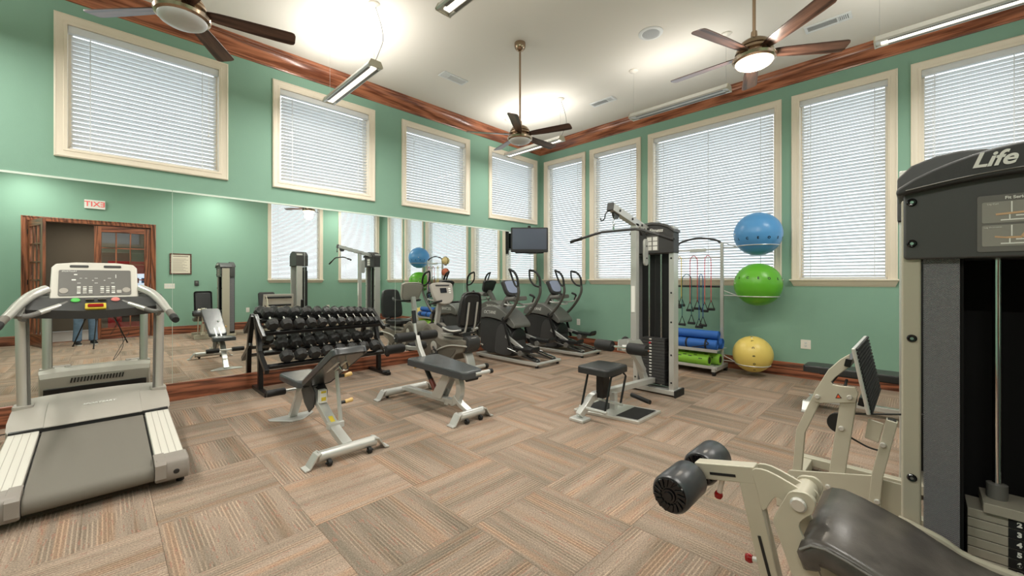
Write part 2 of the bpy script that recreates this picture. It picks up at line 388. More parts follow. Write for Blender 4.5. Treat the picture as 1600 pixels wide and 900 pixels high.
# moulded trim swept round a rectangle or along a wall
def swept_frame(g, axis, plane, sgn, u0, u1, z0, z1, prof, sides='tblr'):
    """prof: (inset from outer edge, projection). sgn: direction into the room"""
    P = lambda u, z, h: (u, plane+sgn*h, z) if axis == 'y' else (plane+sgn*h, u, z)
    rs = []
    for (u, z, du, dz) in ((u0, z0, 1, 1), (u1, z0, -1, 1), (u1, z1, -1, -1), (u0, z1, 1, -1)):
        rs.append([V(P(u+du*d, z+dz*d, h)) for d, h in prof])
    if 'b' in sides: g.rings(rs, closed=True)
    else: g.rings([[V(P(u0+d, z0, h)) for d, h in prof], rs[3], rs[2], [V(P(u1-d, z0, h)) for d, h in prof]])
CAS = [(0, 0), (0, .024), (.012, .03), (.022, .022), (.05, .018), (.06, .014), (.066, .018), (.08, .012), (CW+.004, .008), (CW+.004, -.10), (CW, -.10), (CW, 0)]
def slat_mesh(L, axis, sgn):
    g = G(); w = .050; a = math.radians(27)
    rs = []
    for e in (-L/2, L/2):
        r = []
        for i in range(5):
            s = (i/4-.5)*w; c = .003*(1-(2*i/4-1)**2)
            r.append((s, c+.0014))
        for i in range(4, -1, -1):
            s = (i/4-.5)*w; c = .003*(1-(2*i/4-1)**2)
            r.append((s, c-.0014))
        ring = []
        for s, c in r:
            h = s*math.cos(a)-c*math.sin(a); z = s*math.sin(a)+c*math.cos(a)   # room edge tipped up
            ring.append(V((e, sgn*h, z)) if axis == 'y' else V((sgn*h, e, z)))
        rs.append(ring)
    g.rings(rs); return g.mesh('slat')
win_n = 0
def window(axis, plane, sgn, u0, u1, z0, z1, sill, blabel, cords):
    """plane = wall face, sgn = direction into the room"""
    global win_n; win_n += 1
    w = setting('window_%d' % win_n)
    g = G()
    P3 = lambda u, h, z: (u, plane+sgn*h, z) if axis == 'y' else (plane+sgn*h, u, z)
    def bxh(g, ua, ub, ha, hb, za, zb):
        a, b = V(P3(ua, ha, za)), V(P3(ub, hb, zb)); g.bx(min(a.x, b.x), max(a.x, b.x), min(a.y, b.y), max(a.y, b.y), za, zb)
    swept_frame(g, axis, plane, sgn, u0, u1, z0+(.075 if sill else 0), z1, CAS, 'tlr' if sill else 'tblr')
    obj('casing', g, 'cream_trim', w)
    zi0 = z0+(.09 if sill else CW); zi1 = z1-CW; a, b = u0+CW, u1-CW
    if sill:
        g = G(); bxh(g, u0-.022, u1+.022, -.12, .062, z0+.076, z0+.096); obj('sill', g, 'cream_trim', w, .006)
        g = G()
        pr = [(0, .0), (.014, .012), (.02, .018), (.05, .03), (.076, .05)]
        rs = []
        for e, s_ in ((u0, 1), (u1, -1)):
            ring = [V(P3(e+s_*(.022-.03*dz/.076), h, z0+dz)) for dz, h in pr]+[V(P3(e+s_*(-.008), 0, z0+.076))]
            rs.append(ring)
        g.rings(rs); obj('apron', g, 'cream_trim', w)
    g = G()
    fr = [(0, -.10), (0, -.15), (.035, -.15), (.035, -.10)]
    swept_frame(g, axis, plane, sgn, a, b, zi0, zi1, fr)
    if b-a > 1.4 or (zi1-zi0) > 2: pass
    obj('sash', g, 'cream_trim', w)
    g = G(); bxh(g, a+.03, b-.03, -.128, -.122, zi0+.03, zi1-.03); obj('pane', g, 'window_glass', w)
    # ---- blind
    r = thing('window_blind', blabel, 'blind', P3((a+b)/2, -.042, zi0))
    o = V(r.location)
    def loc(g): g.v = [tuple(V(q)-o) for q in g.v]; return g
    g = G(); bxh(g, a+.006, b-.006, -.075, -.012, zi1-.072, zi1-.004); obj('valance', loc(g), 'blind_slat', r, .004)
    L = b-a-.055; zb = zi0+.03; top = zi1-.095; n = int(round((top-zb)/.0435)); sm_ = slat_mesh(L, axis, sgn); sm_.materials.append(M['blind_slat'])
    for i in range(n):
        obj('slat', sm_, None, r, loc=V((0, 0, top-(i+.5)*(top-zb)/n-zi0)))
    g = G(); bxh(g, a+.015, b-.015, -.062, -.022, zi0+.006, zi0+.026); obj('bottom_rail', loc(g), 'blind_slat', r, .004)
    for fr_ in cords:
        g = G(); u = a+(b-a)*fr_; bxh(g, u-.004, u+.004, -.0245, -.022, zi0+.02, zi1-.07); obj('ladder_tape', loc(g), 'blind_slat', r)
    g = G(); u = b-.09 if sgn*(1 if axis == 'y' else -1) > 0 else a+.09
    g.cyl(P3(b-.1, -.014, zi1-.08), P3(b-.1, -.014, zi0+(zi1-zi0)*.35), .0016, n=6); g.lathe([(.002, 0), (.006, .006), (.007, .02), (.003, .034)], P3(b-.1, -.014, zi0+(zi1-zi0)*.35-.034), n=10)
    obj('pull_cord', loc(g), 'white_plastic', r)
    return w
C2 = (.14, .86); C3 = (.1, .5, .9)
for (a, b), l in zip(WL, ('white slatted blind in the square window above the treadmill', 'white slatted blind in the square window above the dumbbell rack',
                          'white slatted blind in the third square window along the mirror wall', 'white slatted blind in the square window nearest the corner television')):
    window('y', YM, -1, a, b, ZL0, ZL1, False, l, (.13, .87))
for (a, b), l, c in zip(WR, ('white slatted blind in the tall narrow window right beside the television', 'white slatted blind in the tall narrow window behind the lat pulldown bar',
                             'white slatted blind in the widest tall window behind the accessory rack', 'white slatted blind in the tall window between the stacked exercise balls and the weight tower',
                             'white slatted blind in the window behind the nearest weight tower at the right edge'), (C2, C2, C3, C2, C2)):
    window('x', XW, -1, a, b, ZR0, ZR1, True, l, c)
for (a, b), l in zip(WB, ('white slatted blind in the tall window seen leftmost in the mirror', 'white slatted blind in the door-wall window seen in the mirror behind the lat bar')):
    window('y', YB, 1, a, b, ZR0, ZR1, True, l, C2)
# crown moulding and baseboards
CR = [(0, ZC-.205), (.012, ZC-.205), (.018, ZC-.19), (.03, ZC-.182), (.03, ZC-.17), (.045, ZC-.155), (.075, ZC-.13), (.10, ZC-.095), (.115, ZC-.06), (.118, ZC-.045), (.132, ZC-.04), (.14, ZC-.02), (.14, ZC), (0, ZC)]
BS = [(0, 0), (.018, 0), (.018, .16), (.012, .178), (.012, .188), (.004, .196), (0, .196)]
def moulding(name, pts, prof, m):
    """pts: corners with inward diagonal"""
    g = G(); g.rings([[V((x+dx*d, y+dy*d, z)) for d, z in prof] for x, y, dx, dy in pts]); return tag(obj(name, g, m), kind='structure')
moulding('trim_1', [(XL, YM, 1, -1), (XW, YM, -1, -1)], CR, 'crown_x')
moulding('trim_2', [(XW, YM, -1, -1), (XW, YB, -1, 1)], CR, 'crown_y')
moulding('trim_3', [(XW, YB, -1, 1), (XL, YB, 1, 1)], CR, 'crown_x')
moulding('trim_4', [(XL, YB, 1, 1), (XL, YM, 1, -1)], CR, 'crown_y')
moulding('baseboard_left', [(XL, YM, 1, -1), (XW, YM, -1, -1)], BS, 'oak_x')
moulding('baseboard_right', [(XW, YM, -1, -1), (XW, YB, -1, 1)], BS, 'oak_y')
moulding('baseboard_back', [(XW, YB, -1, 1), (DX1+.09, YB, 0, 1)], BS, 'oak_x')
moulding('baseboard_door_side', [(DX0-.09, YB, 0, 1), (XL, YB, 1, 1)], BS, 'oak_x')
moulding('baseboard_end', [(XL, YB, 1, 1), (XL, YM, 1, -1)], BS, 'oak_y')
# mirror panels on the left wall
ML = ('tall wall mirror panel at the far left, beyond the treadmill', 'tall wall mirror panel directly behind the treadmill', 'tall wall mirror panel behind the left end of the dumbbell rack', 'tall wall mirror panel behind the right end of the dumbbell rack',
      'tall wall mirror panel behind the recumbent bike', 'tall wall mirror panel behind the nearer elliptical trainer', 'narrow wall mirror strip filling the corner below the television')
ms = [-2.2, -.83, .54, 1.92, 3.27, 4.645, 6.02, XW-.004]
for i in range(len(ms)-1):
    g = G(); g.bx(ms[i]+.0016, ms[i+1]-.0016, YM-.006, YM-.0005, .196, 2.338)
    r = thing('wall_mirror', ML[i], 'mirror', (ms[i], YM-.003, .196), group='mirror panels on the left wall')
    def loc(g, r=r): g.v = [tuple(V(q)-V(r.location)) for q in g.v]; return g
    obj('glass', loc(g), 'mirror', r)
    g = G()
    g.bx(ms[i]+.002, ms[i+1]-.002, YM-.011, YM, 2.338, 2.348); g.bx(ms[i]+.002, ms[i+1]-.002, YM-.0115, YM-.0062, 2.328, 2.338)
    obj('top_channel', loc(g), 'mirror_edge', r)
    if 0 < i < len(ms)-1:
        g = G(); g.bx(ms[i]-.0014, ms[i]+.0014, YM-.0062, YM-.001, .196, 2.338); obj('polished_edge', loc(g), 'mirror_edge', r)

mat('pavement', srgb(176, 176, 172), .9, var=.2, vscale=1.5)
tag(obj('ground', G().bx(-45, 45, -45, 45, -.6, -.45), 'pavement'), kind='structure')
# ================================================================== ceiling fixtures
blade_me = None
def fan(x, y, a0, lit, label):
    global blade_me
    r = thing('ceiling_fan', label, 'ceiling fan', (x, y, 3.03), group='five-blade ceiling fans')
    z = lambda q: q-3.03
    g = G(); g.lathe([(.012, z(ZC)), (.068, z(ZC)), (.07, z(4.245)), (.062, z(4.215)), (.04, z(4.19)), (.02, z(4.18)), (.014, z(4.178))], n=28); obj('canopy', g, 'bronze', r)
    g = G(); g.cyl((0, 0, z(3.22)), (0, 0, z(4.19)), .0125, n=14); g.lathe([(.0125, z(3.32)), (.022, z(3.315)), (.026, z(3.26)), (.014, z(3.25))], n=16); obj('downrod', g, 'bronze', r)
    g = G(); g.lathe([(.02, z(3.25)), (.07, z(3.245)), (.10, z(3.225)), (.118, z(3.20)), (.122, z(3.185)), (.112, z(3.18)), (.112, z(3.172)), (.13, z(3.17)), (.135, z(3.15)), (.125, z(3.142)), (.118, z(3.135)), (.118, z(3.12)), (.148, z(3.118)), (.156, z(3.105)), (.15, z(3.085)), (.135, z(3.075)), (.02, z(3.08))], n=36); obj('motor_housing', g, 'bronze', r)
    g = G(); g.lathe([(.134, z(3.082)), (.134, z(3.074)), (.124, z(3.058)), (.10, z(3.044)), (.06, z(3.034)), (.002, z(3.03))], n=36); obj('light_bowl', g, 'frost_lamp_on' if lit else 'glass_frost', r)
    if blade_me is None:
        g = G(); pl = [(.115, -.035), (.19, -.047), (.36, -.056), (.55, -.063), (.635, -.066), (.652, -.058), (.66, -.04), (.66, .03), (.652, .05), (.635, .058), (.55, .06), (.36, .056), (.19, .047), (.115, .035)]
        g.prism(pl, 'z', -.003, .003); g.xf(Matrix.Rotation(math.radians(-13), 4, 'X')); blade_me = g.mesh('blade'); blade_me.materials.append(M['walnut'])
        g = G(); g.beam((.10, 0, .004), (.2, 0, .008), .05, .006); g.xf(Matrix.Rotation(math.radians(-13), 4, 'X')); fan.iron = g.mesh('blade_iron'); fan.iron.materials.append(M['bronze'])
    for k in range(5):
        o = obj('blade', blade_me, None, r, loc=(0, 0, z(3.143))); o.rotation_euler = (0, 0, math.radians(a0+72*k))
        obj('blade_iron', fan.iron, None, o)
    if lit:
        l = bpy.data.lights.new('fan_lamp', 'POINT'); l.energy = 26; l.color = (1, .9, .76); l.shadow_soft_size = .1
        lo = bpy.data.objects.new('fan_lamp', l); COL.objects.link(lo); lo.parent = r; lo.location = (0, 0, z(2.96))
    return r
fan(.37, 3.45, -13, False, 'dark-bladed ceiling fan at the upper left, above the treadmill')
fan(3.64, 3.49, 1, False, 'dark-bladed ceiling fan on a long rod in the middle of the ceiling')
fan(3.64, .92, 18, True, 'dark-bladed ceiling fan with its light switched on, upper right')
# linear pendants hung along the y axis
def pendant(x, y0, y1, label, up, down, cord=True):
    yc = (y0+y1)/2; L = abs(y1-y0); r = thing('linear_pendant_light', label, 'pendant light', (x, yc, 3.60), group='linear pendant lights')
    g = G(); s = [(-.068, .004), (-.074, .016), (-.05, .062), (.05, .062), (.074, .016), (.068, .004)]
    sec = [(-.07, 0), (-.078, .014), (-.052, .066), (-.04, .066), (-.04, .05), (.04, .05), (.04, .066), (.052, .066), (.078, .014), (.07, 0), (.048, 0), (.048, .012), (-.048, .012), (-.048, 0)]
    g.prism(sec, 'y', -L/2+.012, L/2-.012); obj('housing', g, 'silver_paint', r)
    for e in (-1, 1):
        g = G(); g.prism([(-.074, -.002), (-.082, .014), (-.055, .07), (.055, .07), (.082, .014), (.074, -.002)], 'y', e*L/2, e*(L/2-.012)); obj('end_cap', g, 'stone_paint', r, .002)
    g = G(); g.bx(-.030, .030, -L/2+.05, L/2-.05, .004, .010); obj('lens', g, 'tube_on' if down else 'glass_frost', r)
    for sx in (-1, 1):                                       # louvred side strips beside the lens
        g = G(); g.bx(sx*.034, sx*.062, -L/2+.06, L/2-.1, -.001, .001)
        obj('louvre_strip', g, 'mid_gray', r)
    for e in (-1, 1):
        yy = e*(L/2-.04)
        g = G(); g.cyl((0, yy, .062), (0, yy, ZC-3.60-.012), .0014, n=6); obj('suspension_wire', g, 'steel', r)
        g = G(); g.lathe([(.002, ZC-3.60-.03), (.01, ZC-3.60-.028), (.05, ZC-3.60-.02), (.062, ZC-3.60-.008), (.062, ZC-3.60-.0005)], (0, yy, 0), n=20); obj('ceiling_rose', g, 'white_plastic', r)
    if cord:
        e = -1; yy = e*(L/2-.04); h = ZC-3.60
        g = G(); g.tube(sm([(.012, yy, h-.02), (.03, yy-.03, h-.12), (.055, yy-.06, h*.62), (.06, yy-.075, h*.42), (.03, yy-.045, .16), (.0, yy-.015, .06)], 6), .0032, 7); obj('power_cord', g, 'mid_gray', r)
    for e, rot, zz in ((up, PI, .07), (down, 0, -.004)):
        if e:
            l = bpy.data.lights.new('pendant_lamp', 'AREA'); l.shape = 'RECTANGLE'; l.size = .056; l.size_y = L-.1; l.energy = e; l.color = (1, .965, .90)
            lo = bpy.data.objects.new('pendant_lamp', l); COL.objects.link(lo); lo.parent = r; lo.location = (0, 0, zz); lo.rotation_euler = (rot, 0, 0)
    return r
pendant(2.03, 4.05, 5.33, 'linear pendant light at the upper left with a curving white power cord', 14, 27)
pendant(2.03, 1.58, 2.85, 'linear pendant light cut by the top edge of the picture', 6, 34, False)
pendant(5.22, 4.06, 5.34, 'linear pendant light hanging in the corner behind the middle fan', 12, 22)
pendant(5.24, 1.58, 2.86, 'linear pendant light along the window wall beside the lit fan', 5, 0, False)
pendant(5.24, -.96, .30, 'linear pendant light at the upper right corner of the picture', 6, 28, False)
pendant(2.03, -.96, .30, 'added unseen linear pendant light near the door wall, above the leg extension machine', 6, 33, False)  # this and the next three are unseen, added to brighten the dark walls
pendant(-1.15, 4.05, 5.33, 'added unseen linear pendant light left of the treadmill, outside the picture', 9, 33, False)
pendant(-1.15, 1.58, 2.85, 'added unseen linear pendant light over the open floor left of the camera', 6, 33, False)
pendant(-1.15, -.96, .30, 'added unseen linear pendant light near the open door leaf', 6, 33, False)
# ceiling registers
def register(x, y, rz, label):
    r = thing('ceiling_vent', label, 'vent', (x, y, ZC-.012), rz, group='ceiling air registers')
    g = G(); swept = [(0, .011), (.004, 0), (.028, 0), (.032, .006), (.032, .011)]
    w, h = .43, .17
    rs = [[V((sx*(w/2-d), sy*(h/2-d), z)) for d, z in swept] for sx, sy in ((-1, -1), (1, -1), (1, 1), (-1, 1))]
    g.rings(rs, closed=True); obj('flange', g, 'vent_white', r)
    g = G(); g.bx(-w/2+.03, w/2-.03, -h/2+.03, h/2-.03, .009, .0115); obj('recess', g, 'vent_dark', r)
    for (a, b, n, d) in ((-.18, -.10, 5, 1), (-.085, .185, 7, 0)):
        for i in range(n):
            g = G()
            if d: xx = a+(b-a)*(i+.5)/n; g.box((xx, 0, .005), (.012, h-.066, .002), Matrix.Rotation(.7, 3, 'Y'))
            else: yy = -h/2+.033+(h-.066)*(i+.5)/n; g.box(((a+b)/2, yy, .005), (b-a, .012, .002), Matrix.Rotation(-.8, 3, 'X'))
            obj('louvre', g, 'vent_white', r)
    g = G(); g.bx(-.1, -.085, -h/2+.03, h/2-.03, .001, .01); obj('divider', g, 'vent_white', r)
register(3.585, 4.773, 0, 'white ceiling air vent above the third square window')
register(5.79, 3.668, PI/2, 'white ceiling air vent above the lat pulldown machine')
register(5.82, .73, PI/2, 'white ceiling air vent beside the lit ceiling fan')
r = thing('ceiling_speaker', 'round white in-ceiling speaker near the lit fan', 'speaker', (4.59, 2.25, ZC-.012))
g = G(); g.lathe([(.10, .004), (.105, .0), (.125, .002), (.14, .008), (.14, .0115)], n=36); obj('rim', g, 'vent_white', r)
g = G(); g.lathe([(.001, .0025), (.09, .003), (.104, .005), (.104, .011)], n=36); mat('grille', srgb(176, 178, 180), .7, bump=.5, bscale=900); obj('grille', g, 'grille', r)
# ================================================================== door wall: casing, doors, sign
d1 = setting('door_1', (0, YB, 0))
g = G(); w = .085
rs = [[V((x+s*dd, h, z+sz*dd)) for dd, h in ((0, 0), (0, .028), (.02, .03), (.03, .02), (.06, .018), (.085, .012), (.09, .01), (.09, -.16), (.085, -.16), (.085, 0))] for x, z, s, sz in ((DX0-w, 0, 1, 0), (DX0-w, DZ+w, 1, -1), (DX1+w, DZ+w, -1, -1), (DX1+w, 0, -1, 0))]
g.rings(rs); obj('casing', g, 'oak_z', d1)
def door_leaf(n, L, loc, rz, cols, rows):
    """leaf from the hinge along +x, 44 mm thick"""
    d = setting(n, loc); d.rotation_euler = (0, 0, rz); st = .115; z0, z1, br = .012, 2.575, .24
    g = G(); g.bx(0, st, -.022, .022, z0, z1); obj('stile', g, 'oak_z', d, .003)
    g = G(); g.bx(L-st, L, -.022, .022, z0, z1); obj('stile', g, 'oak_z', d, .003)
    g = G(); g.bx(st, L-st, -.022, .022, z1-.13, z1); obj('rail', g, 'oak_x', d)
    g = G(); g.bx(st, L-st, -.022, .022, z0, z0+br); obj('rail', g, 'oak_x', d)
    a, b, c, e = st, L-st, z0+br, z1-.13
    for i in range(1, cols):
        g = G(); x = a+(b-a)*i/cols; g.bx(x-.012, x+.012, -.016, .016, c, e); obj('muntin', g, 'oak_z', d)
    for i in range(1, rows):
        g = G(); z = c+(e-c)*i/rows; g.bx(a, b, -.016, .016, z-.012, z+.012); obj('muntin', g, 'oak_x', d)
    for i in range(cols):
        for k in range(rows):
            g = G(); g.bx(a+(b-a)*i/cols+.008, a+(b-a)*(i+1)/cols-.008, -.002, .002, c+(e-c)*k/rows+.008, c+(e-c)*(k+1)/rows-.008); obj('pane', g, 'window_glass', d)
    for s in (-1, 1):
        g = G(); g.box((L-.06, s*.027, 1.0), (.04, .008, .19)); g.cyl((L-.06, s*.03, 1.03), (L-.06, s*.06, 1.03), .01, n=10); g.tube([(L-.06, s*.058, 1.03), (L-.17, s*.06, 1.03)], .009, 8); obj('lever_handle', g, 'bronze', d)
    for z in (.25, 1.3, 2.35):
        g = G(); g.box((0, .02, z), (.03, .012, .1)); g.cyl((-.004, .026, z-.05), (-.004, .026, z+.05), .008, n=10); obj('hinge', g, 'black_steel', d)
    return d
door_leaf('door_2', .955, (DX1-.008, YB-.05, 0), PI, 3, 6)
door_leaf('door_3', .955, (DX0+.03, YB+.035, 0), math.radians(74), 3, 6)
r = thing('exit_sign', 'white exit sign with red letters above the double door, seen reversed in the mirror', 'sign', (-.14, YB, 2.94))
g = G(); g.bx(-.165, .165, .001, .05, 0, .195); obj('housing', g, 'print_white', r, .006)
mat('exit_red', srgb(226, 104, 100), .4, emit=srgb(230, 80, 76), estr=.25)
text('lettering', 'EXIT', .16, 'exit_red', r, (0, .0525, .098), (PI/2, 0, PI), bold=.002)
r = thing('notice_frame', 'dark framed notice hanging on the green wall beside the door, seen in the mirror', 'picture frame', (1.365, YB, 1.49))
g = G(); rs = [[V((sx*(.215-d), h, .26+sz*(.26-d))) for d, h in ((0, .001), (0, .022), (.012, .026), (.028, .02), (.028, .001))] for sx, sz in ((-1, -1), (1, -1), (1, 1), (-1, 1))]; g.rings(rs, closed=True)
obj('frame', g, 'walnut', r)
mat('paper', srgb(222, 214, 196), .7); g = G(); g.bx(-.19, .19, .004, .01, .025, .495); obj('sheet', g, 'paper', r)
mat('paper_print', srgb(150, 142, 128), .7)
g = G(); g.bx(-.15, .15, .0105, .0112, .435, .46)
for i in range(13): g.bx(-.15, .15-(i*37 % 11)*.012, .0105, .0112, .07+i*.026, .078+i*.026)
obj('printed_lines', g, 'paper_print', r)
def plate(axis, p, w, h, label, kind='outlet', col='white_plastic'):
    """wall plate; axis = wall normal direction"""
    r = thing('wall_outlet' if kind == 'outlet' else 'light_switch', label, kind, p, {'+y': 0, '-x': PI/2, '-y': PI}[axis])
    g = G(); g.bx(-w/2, w/2, .0005, .006, -h/2, h/2); obj('cover_plate', g, col, r, .003)
    if kind == 'outlet':
        for s in (-1, 1):
            g = G(); g.prism(rrect(-.017, .017, s*.0205-.014, s*.0205+.014, .008), 'y', .005, .0085); o = obj('socket', g, 'white_metal', r)
            g = G(); g.bx(-.008, -.0055, .008, .0092, s*.0205-.004, s*.0205+.006); g.bx(.0055, .008, .008, .0092, s*.0205-.003, s*.0205+.005); g.cyl((0, .008, s*.0205-.009), (0, .0092, s*.0205-.009), .0025, n=8); obj('slots', g, 'dark_gray', o)
    else:
        n = max(1, round(w/.05)-0)
        for i in range(n):
            xx = (i-(n-1)/2)*.046; g = G(); g.bx(xx-.016, xx+.016, .005, .0085, -.033, .033); obj('rocker', g, 'white_metal', r, .002)
    return r
plate('+y', (1.15, YB, 1.195), .20, .125, 'cream light switch plate beside the door, seen in the mirror', 'switch')
plate('+y', (2.81, YB, .52), .08, .125, 'white wall outlet on the door wall left of the mirrored window')
plate('+y', (4.97, YB, .50), .08, .125, 'white wall outlet between the two mirrored door-wall windows')
plate('-x', (XW, 1.088, .467), .115, .125, 'white wall outlet between the yellow ball and the leg press plate')
plate('-x', (XW, 4.864, .498), .08, .125, 'white wall outlet behind the far elliptical trainer')
r = thing('thermostat', 'small dark wall control beside the notice frame, seen in the mirror', 'thermostat', (1.683, YB, 1.20))
g = G(); g.bx(-.045, .045, .0005, .02, 0, .13); obj('body', g, 'dark_gray', r, .005)
g = G(); g.bx(-.025, .025, .019, .022, .06, .11); obj('display', g, 'mid_gray', r)
# hallway behind the double door
mat('hall_wall', srgb(120, 110, 96), .8); mat('hall_floor', srgb(196, 190, 184), .4)
YH = YB-TH-2.6
tag(obj('floor_hallway', G().bx(-3.2, 3.2, YH, YB-TH, -.12, -.002), 'hall_floor'), kind='structure')
tag(obj('floor_threshold', G().bx(DX0, DX1, YB-TH, YB, -.12, -.001), 'oak_x'), kind='structure')
tag(obj('wall_hallway', G().bx(-3.2, 3.2, YH-.1, YH, 0, 2.9), 'hall_wall'), kind='structure')
tag(obj('wall_hall_end', G().bx(3.2, 3.3, YH, YB-TH, 0, 2.9), 'hall_wall'), kind='structure')
tag(obj('wall_hall_side', G().bx(-3.3, -3.2, YH, YB-TH, 0, 2.9), 'hall_wall'), kind='structure')
tag(obj('ceiling_hallway', G().bx(-3.3, 3.3, YH-.1, YB-TH, 2.9, 3.0), 'ceiling_paint'), kind='structure')
r = thing('vending_machine', 'red vending machine with a lit front behind the glazed door, seen in the mirror', 'vending machine', (.55, YH+.45, 0), PI)
mat('vend_red', srgb(176, 30, 40), .35); mat('vend_lit', srgb(230, 236, 245), .4, emit=srgb(220, 230, 250), estr=.8); mat('can_blue', srgb(50, 90, 160), .4)
g = G(); g.bx(-.47, .47, -.0, .8, .05, 1.86); obj('cabinet', g, 'vend_red', r, .01)
g = G(); g.bx(-.42, .22, -.012, .0, .62, 1.52); o = obj('display_window', g, 'vend_lit', r)
for i in range(5):
    for k in range(3):
        g = G(); g.cyl((-.35+i*.12, -.03, .72+k*.27), (-.35+i*.12, -.03, .86+k*.27), .035, n=12); obj('can', g, ('can_blue', 'vend_red', 'can_blue')[(i+k) % 3], o)
g = G(); g.bx(-.42, .42, -.014, .0, 1.58, 1.8); obj('header_panel', g, 'vend_red', r)
g = G(); g.bx(.26, .42, -.02, .0, .7, 1.5); obj('coin_panel', g, 'dark_gray', r)
g = G(); g.bx(-.4, .2, -.02, .0, .2, .42); obj('delivery_flap', g, 'black_plastic', r)
l = bpy.data.lights.new('hall_lamp', 'AREA'); l.size = .6; l.energy = 16; l.color = (1, .92, .82)
lo = bpy.data.objects.new('hall_lamp', l); COL.objects.link(lo); lo.location = (-.3, YB-1.6, 2.85)
# ================================================================== equipment
class K:
    """a thing whose parts are written in room coordinates"""
    def __init__(s, name, label, cat, loc, group=None): s.r = thing(name, label, cat, loc, 0, group); s.o = V(loc); s.sh = V((0, 0, 0))
    def p(s, name, g, m, bevel=0, parent=None, label=None, seg=2):
        g.v = [tuple(V(q)-s.o+s.sh) for q in g.v]
        return obj(name, g, m, parent or s.r, bevel, seg, label)
    def text(s, name, body, size, m, loc, rot, parent=None, **k): return text(name, body, size, m, parent or s.r, V(loc)-s.o+s.sh, rot, **k)
def pad(poly, ax, t0, t1, e=.018, k=3):
    """upholstered pad: outline extruded with rounded rims; poly should be roughly convex"""
    g = G(); n = len(poly); cx = sum(p[0] for p in poly)/n; cy = sum(p[1] for p in poly)/n
    def inset(d):
        o = []
        for x, y in poly:
            dx, dy = x-cx, y-cy; l = math.hypot(dx, dy) or 1; o.append((x-dx/l*d, y-dy/l*d))
        return o
    mp = {'x': lambda p, t: (t, p[0], p[1]), 'y': lambda p, t: (p[0], t, p[1]), 'z': lambda p, t: (p[0], p[1], t)}[ax]
    sg = 1 if t1 > t0 else -1; rings = []
    rings.append([V(mp(q, t0)) for q in inset(e*2.2)])
    for i in range(k+1):
        a = PI/2*i/k; rings.append([V(mp(q, t0+sg*e*(1-math.sin(a)))) for q in inset(e*(1-math.cos(a+0) if False else math.cos(a)))])
    for i in range(k+1):
        a = PI/2*i/k; rings.append([V(mp(q, t1-sg*e*(1-math.sin(a)))) for q in inset(e*(1-math.cos(a)))])
    rings.append([V(mp(q, t1)) for q in inset(e*2.2)])
    # order fix for the second half
    g.rings(rings); return g
def bolt(g, p, ax, r=.012, h=.008, n=12):
    g.lathe([(.001, 0), (r, 0), (r, h*.5), (r*.8, h), (.001, h)], p, ax, n)
def Mrot(g, c, ang, ax):
    c = V(c); return g.xf(Matrix.Translation(c) @ Matrix.Rotation(ang, 4, ax) @ Matrix.Translation(-c))
def roller(g, c, ax, L, r, n=22):
    """foam roller centred at c along ax"""
    ax = V(ax).normalized(); g.lathe([(r*.55, -L/2), (r*.9, -L/2), (r, -L/2+.012), (r, L/2-.012), (r*.9, L/2), (r*.55, L/2)], c, ax, n)
def roller_cap(g, c, ax, r, n=22):
    g.lathe([(.001, .012), (r*.28, .012), (r*.32, .004), (r*.4, .004), (r*.5, .008), (r*.86, .006), (r*.9, 0), (r*.9, -.006)], c, ax, n)
# ---------------------------------------------------------------- treadmill
cx = -.045
mat('cap_taupe', srgb(146, 138, 131), .42, bump=.04, bscale=300); mat('grip_taupe', srgb(112, 106, 98), .6)
t = K('treadmill', 'silver and gray treadmill at the left edge facing the mirror', 'treadmill', (cx, 4.5, 0))
yr, yh, yf = 3.47, 4.52, 5.32
zt = lambda y: .165+.085*(y-yr)
D = V((0, -.27, 0))
for s in (-1, 1):
    x0, x1 = cx+s*.285, cx+s*.435
    g = G()
    sec = lambda y: [V((x0, y, zt(y)-.09)), V((x1-s*.01, y, zt(y)-.10)), V((x1, y, zt(y)-.085)), V((x1, y, zt(y)-.008)), V((x1-s*.006, y, zt(y))), V((x0+s*.004, y, zt(y))), V((x0, y, zt(y)-.004))]
    g.rings([sec(yr+.06), sec(yh+.1)]); rail = t.p('side_rail', g, 'tread_light')
    for k in range(1, 4):
        g = G(); xx = x0+(x1-x0)*k/4; g.beam((xx, yr+.1, zt(yr+.1)+.0005), (xx, yh, zt(yh)+.0005), .003, .002); t.p('grip_line', g, 'tread_taupe', 0, rail)
    g = G(); xa, xb = cx+s*.275, cx+s*.448
    prof = [(yr-.03, .045), (yr-.05, .08), (yr-.052, .13), (yr-.035, .172), (yr+.0, .186), (yr+.12, .185), (yr+.12, .07), (yr+.08, .045)]
    g.prism(prof, 'x', xa, xb); cap = t.p('rear_end_cap', g, 'cap_taupe', .014, seg=3)
    g = G(); g.prism([(yr-.058, .075), (yr-.058, .165), (yr+.02, .19), (yr+.125, .188), (yr+.125, .18), (yr+.02, .18), (yr-.05, .158), (yr-.05, .075)], 'x', xa-s*.001, xa+s*.055); t.p('cap_band', g, 'cap_taupe', .003, cap)
    g = G(); g.lathe([(.001, .002), (.013, .002), (.016, .0), (.016, -.01)], (cx+s*.38, yr-.052, .105), (0, -1, 0), 16); t.p('adjuster_recess', g, 'black_plastic', 0, cap)
    g = G(); g.cyl((cx+s*.41, yr+.06, .0), (cx+s*.41, yr+.06, .06), .022, n=14); t.p('foot', g, 'rubber')
    g = G(); g.bx(cx+s*.385, cx+s*.41, 4.98, 5.1, 0, .14); g.cyl((cx+s*.38, 5.2, .035), (cx+s*.41, 5.2, .035), .035, n=18); t.p('front_wheel', g, 'rubber')
g = G(); rr = .05
pts = [(yh+.15, zt(yh+.15)-.012), (yr+.02, zt(yr)-.012)]
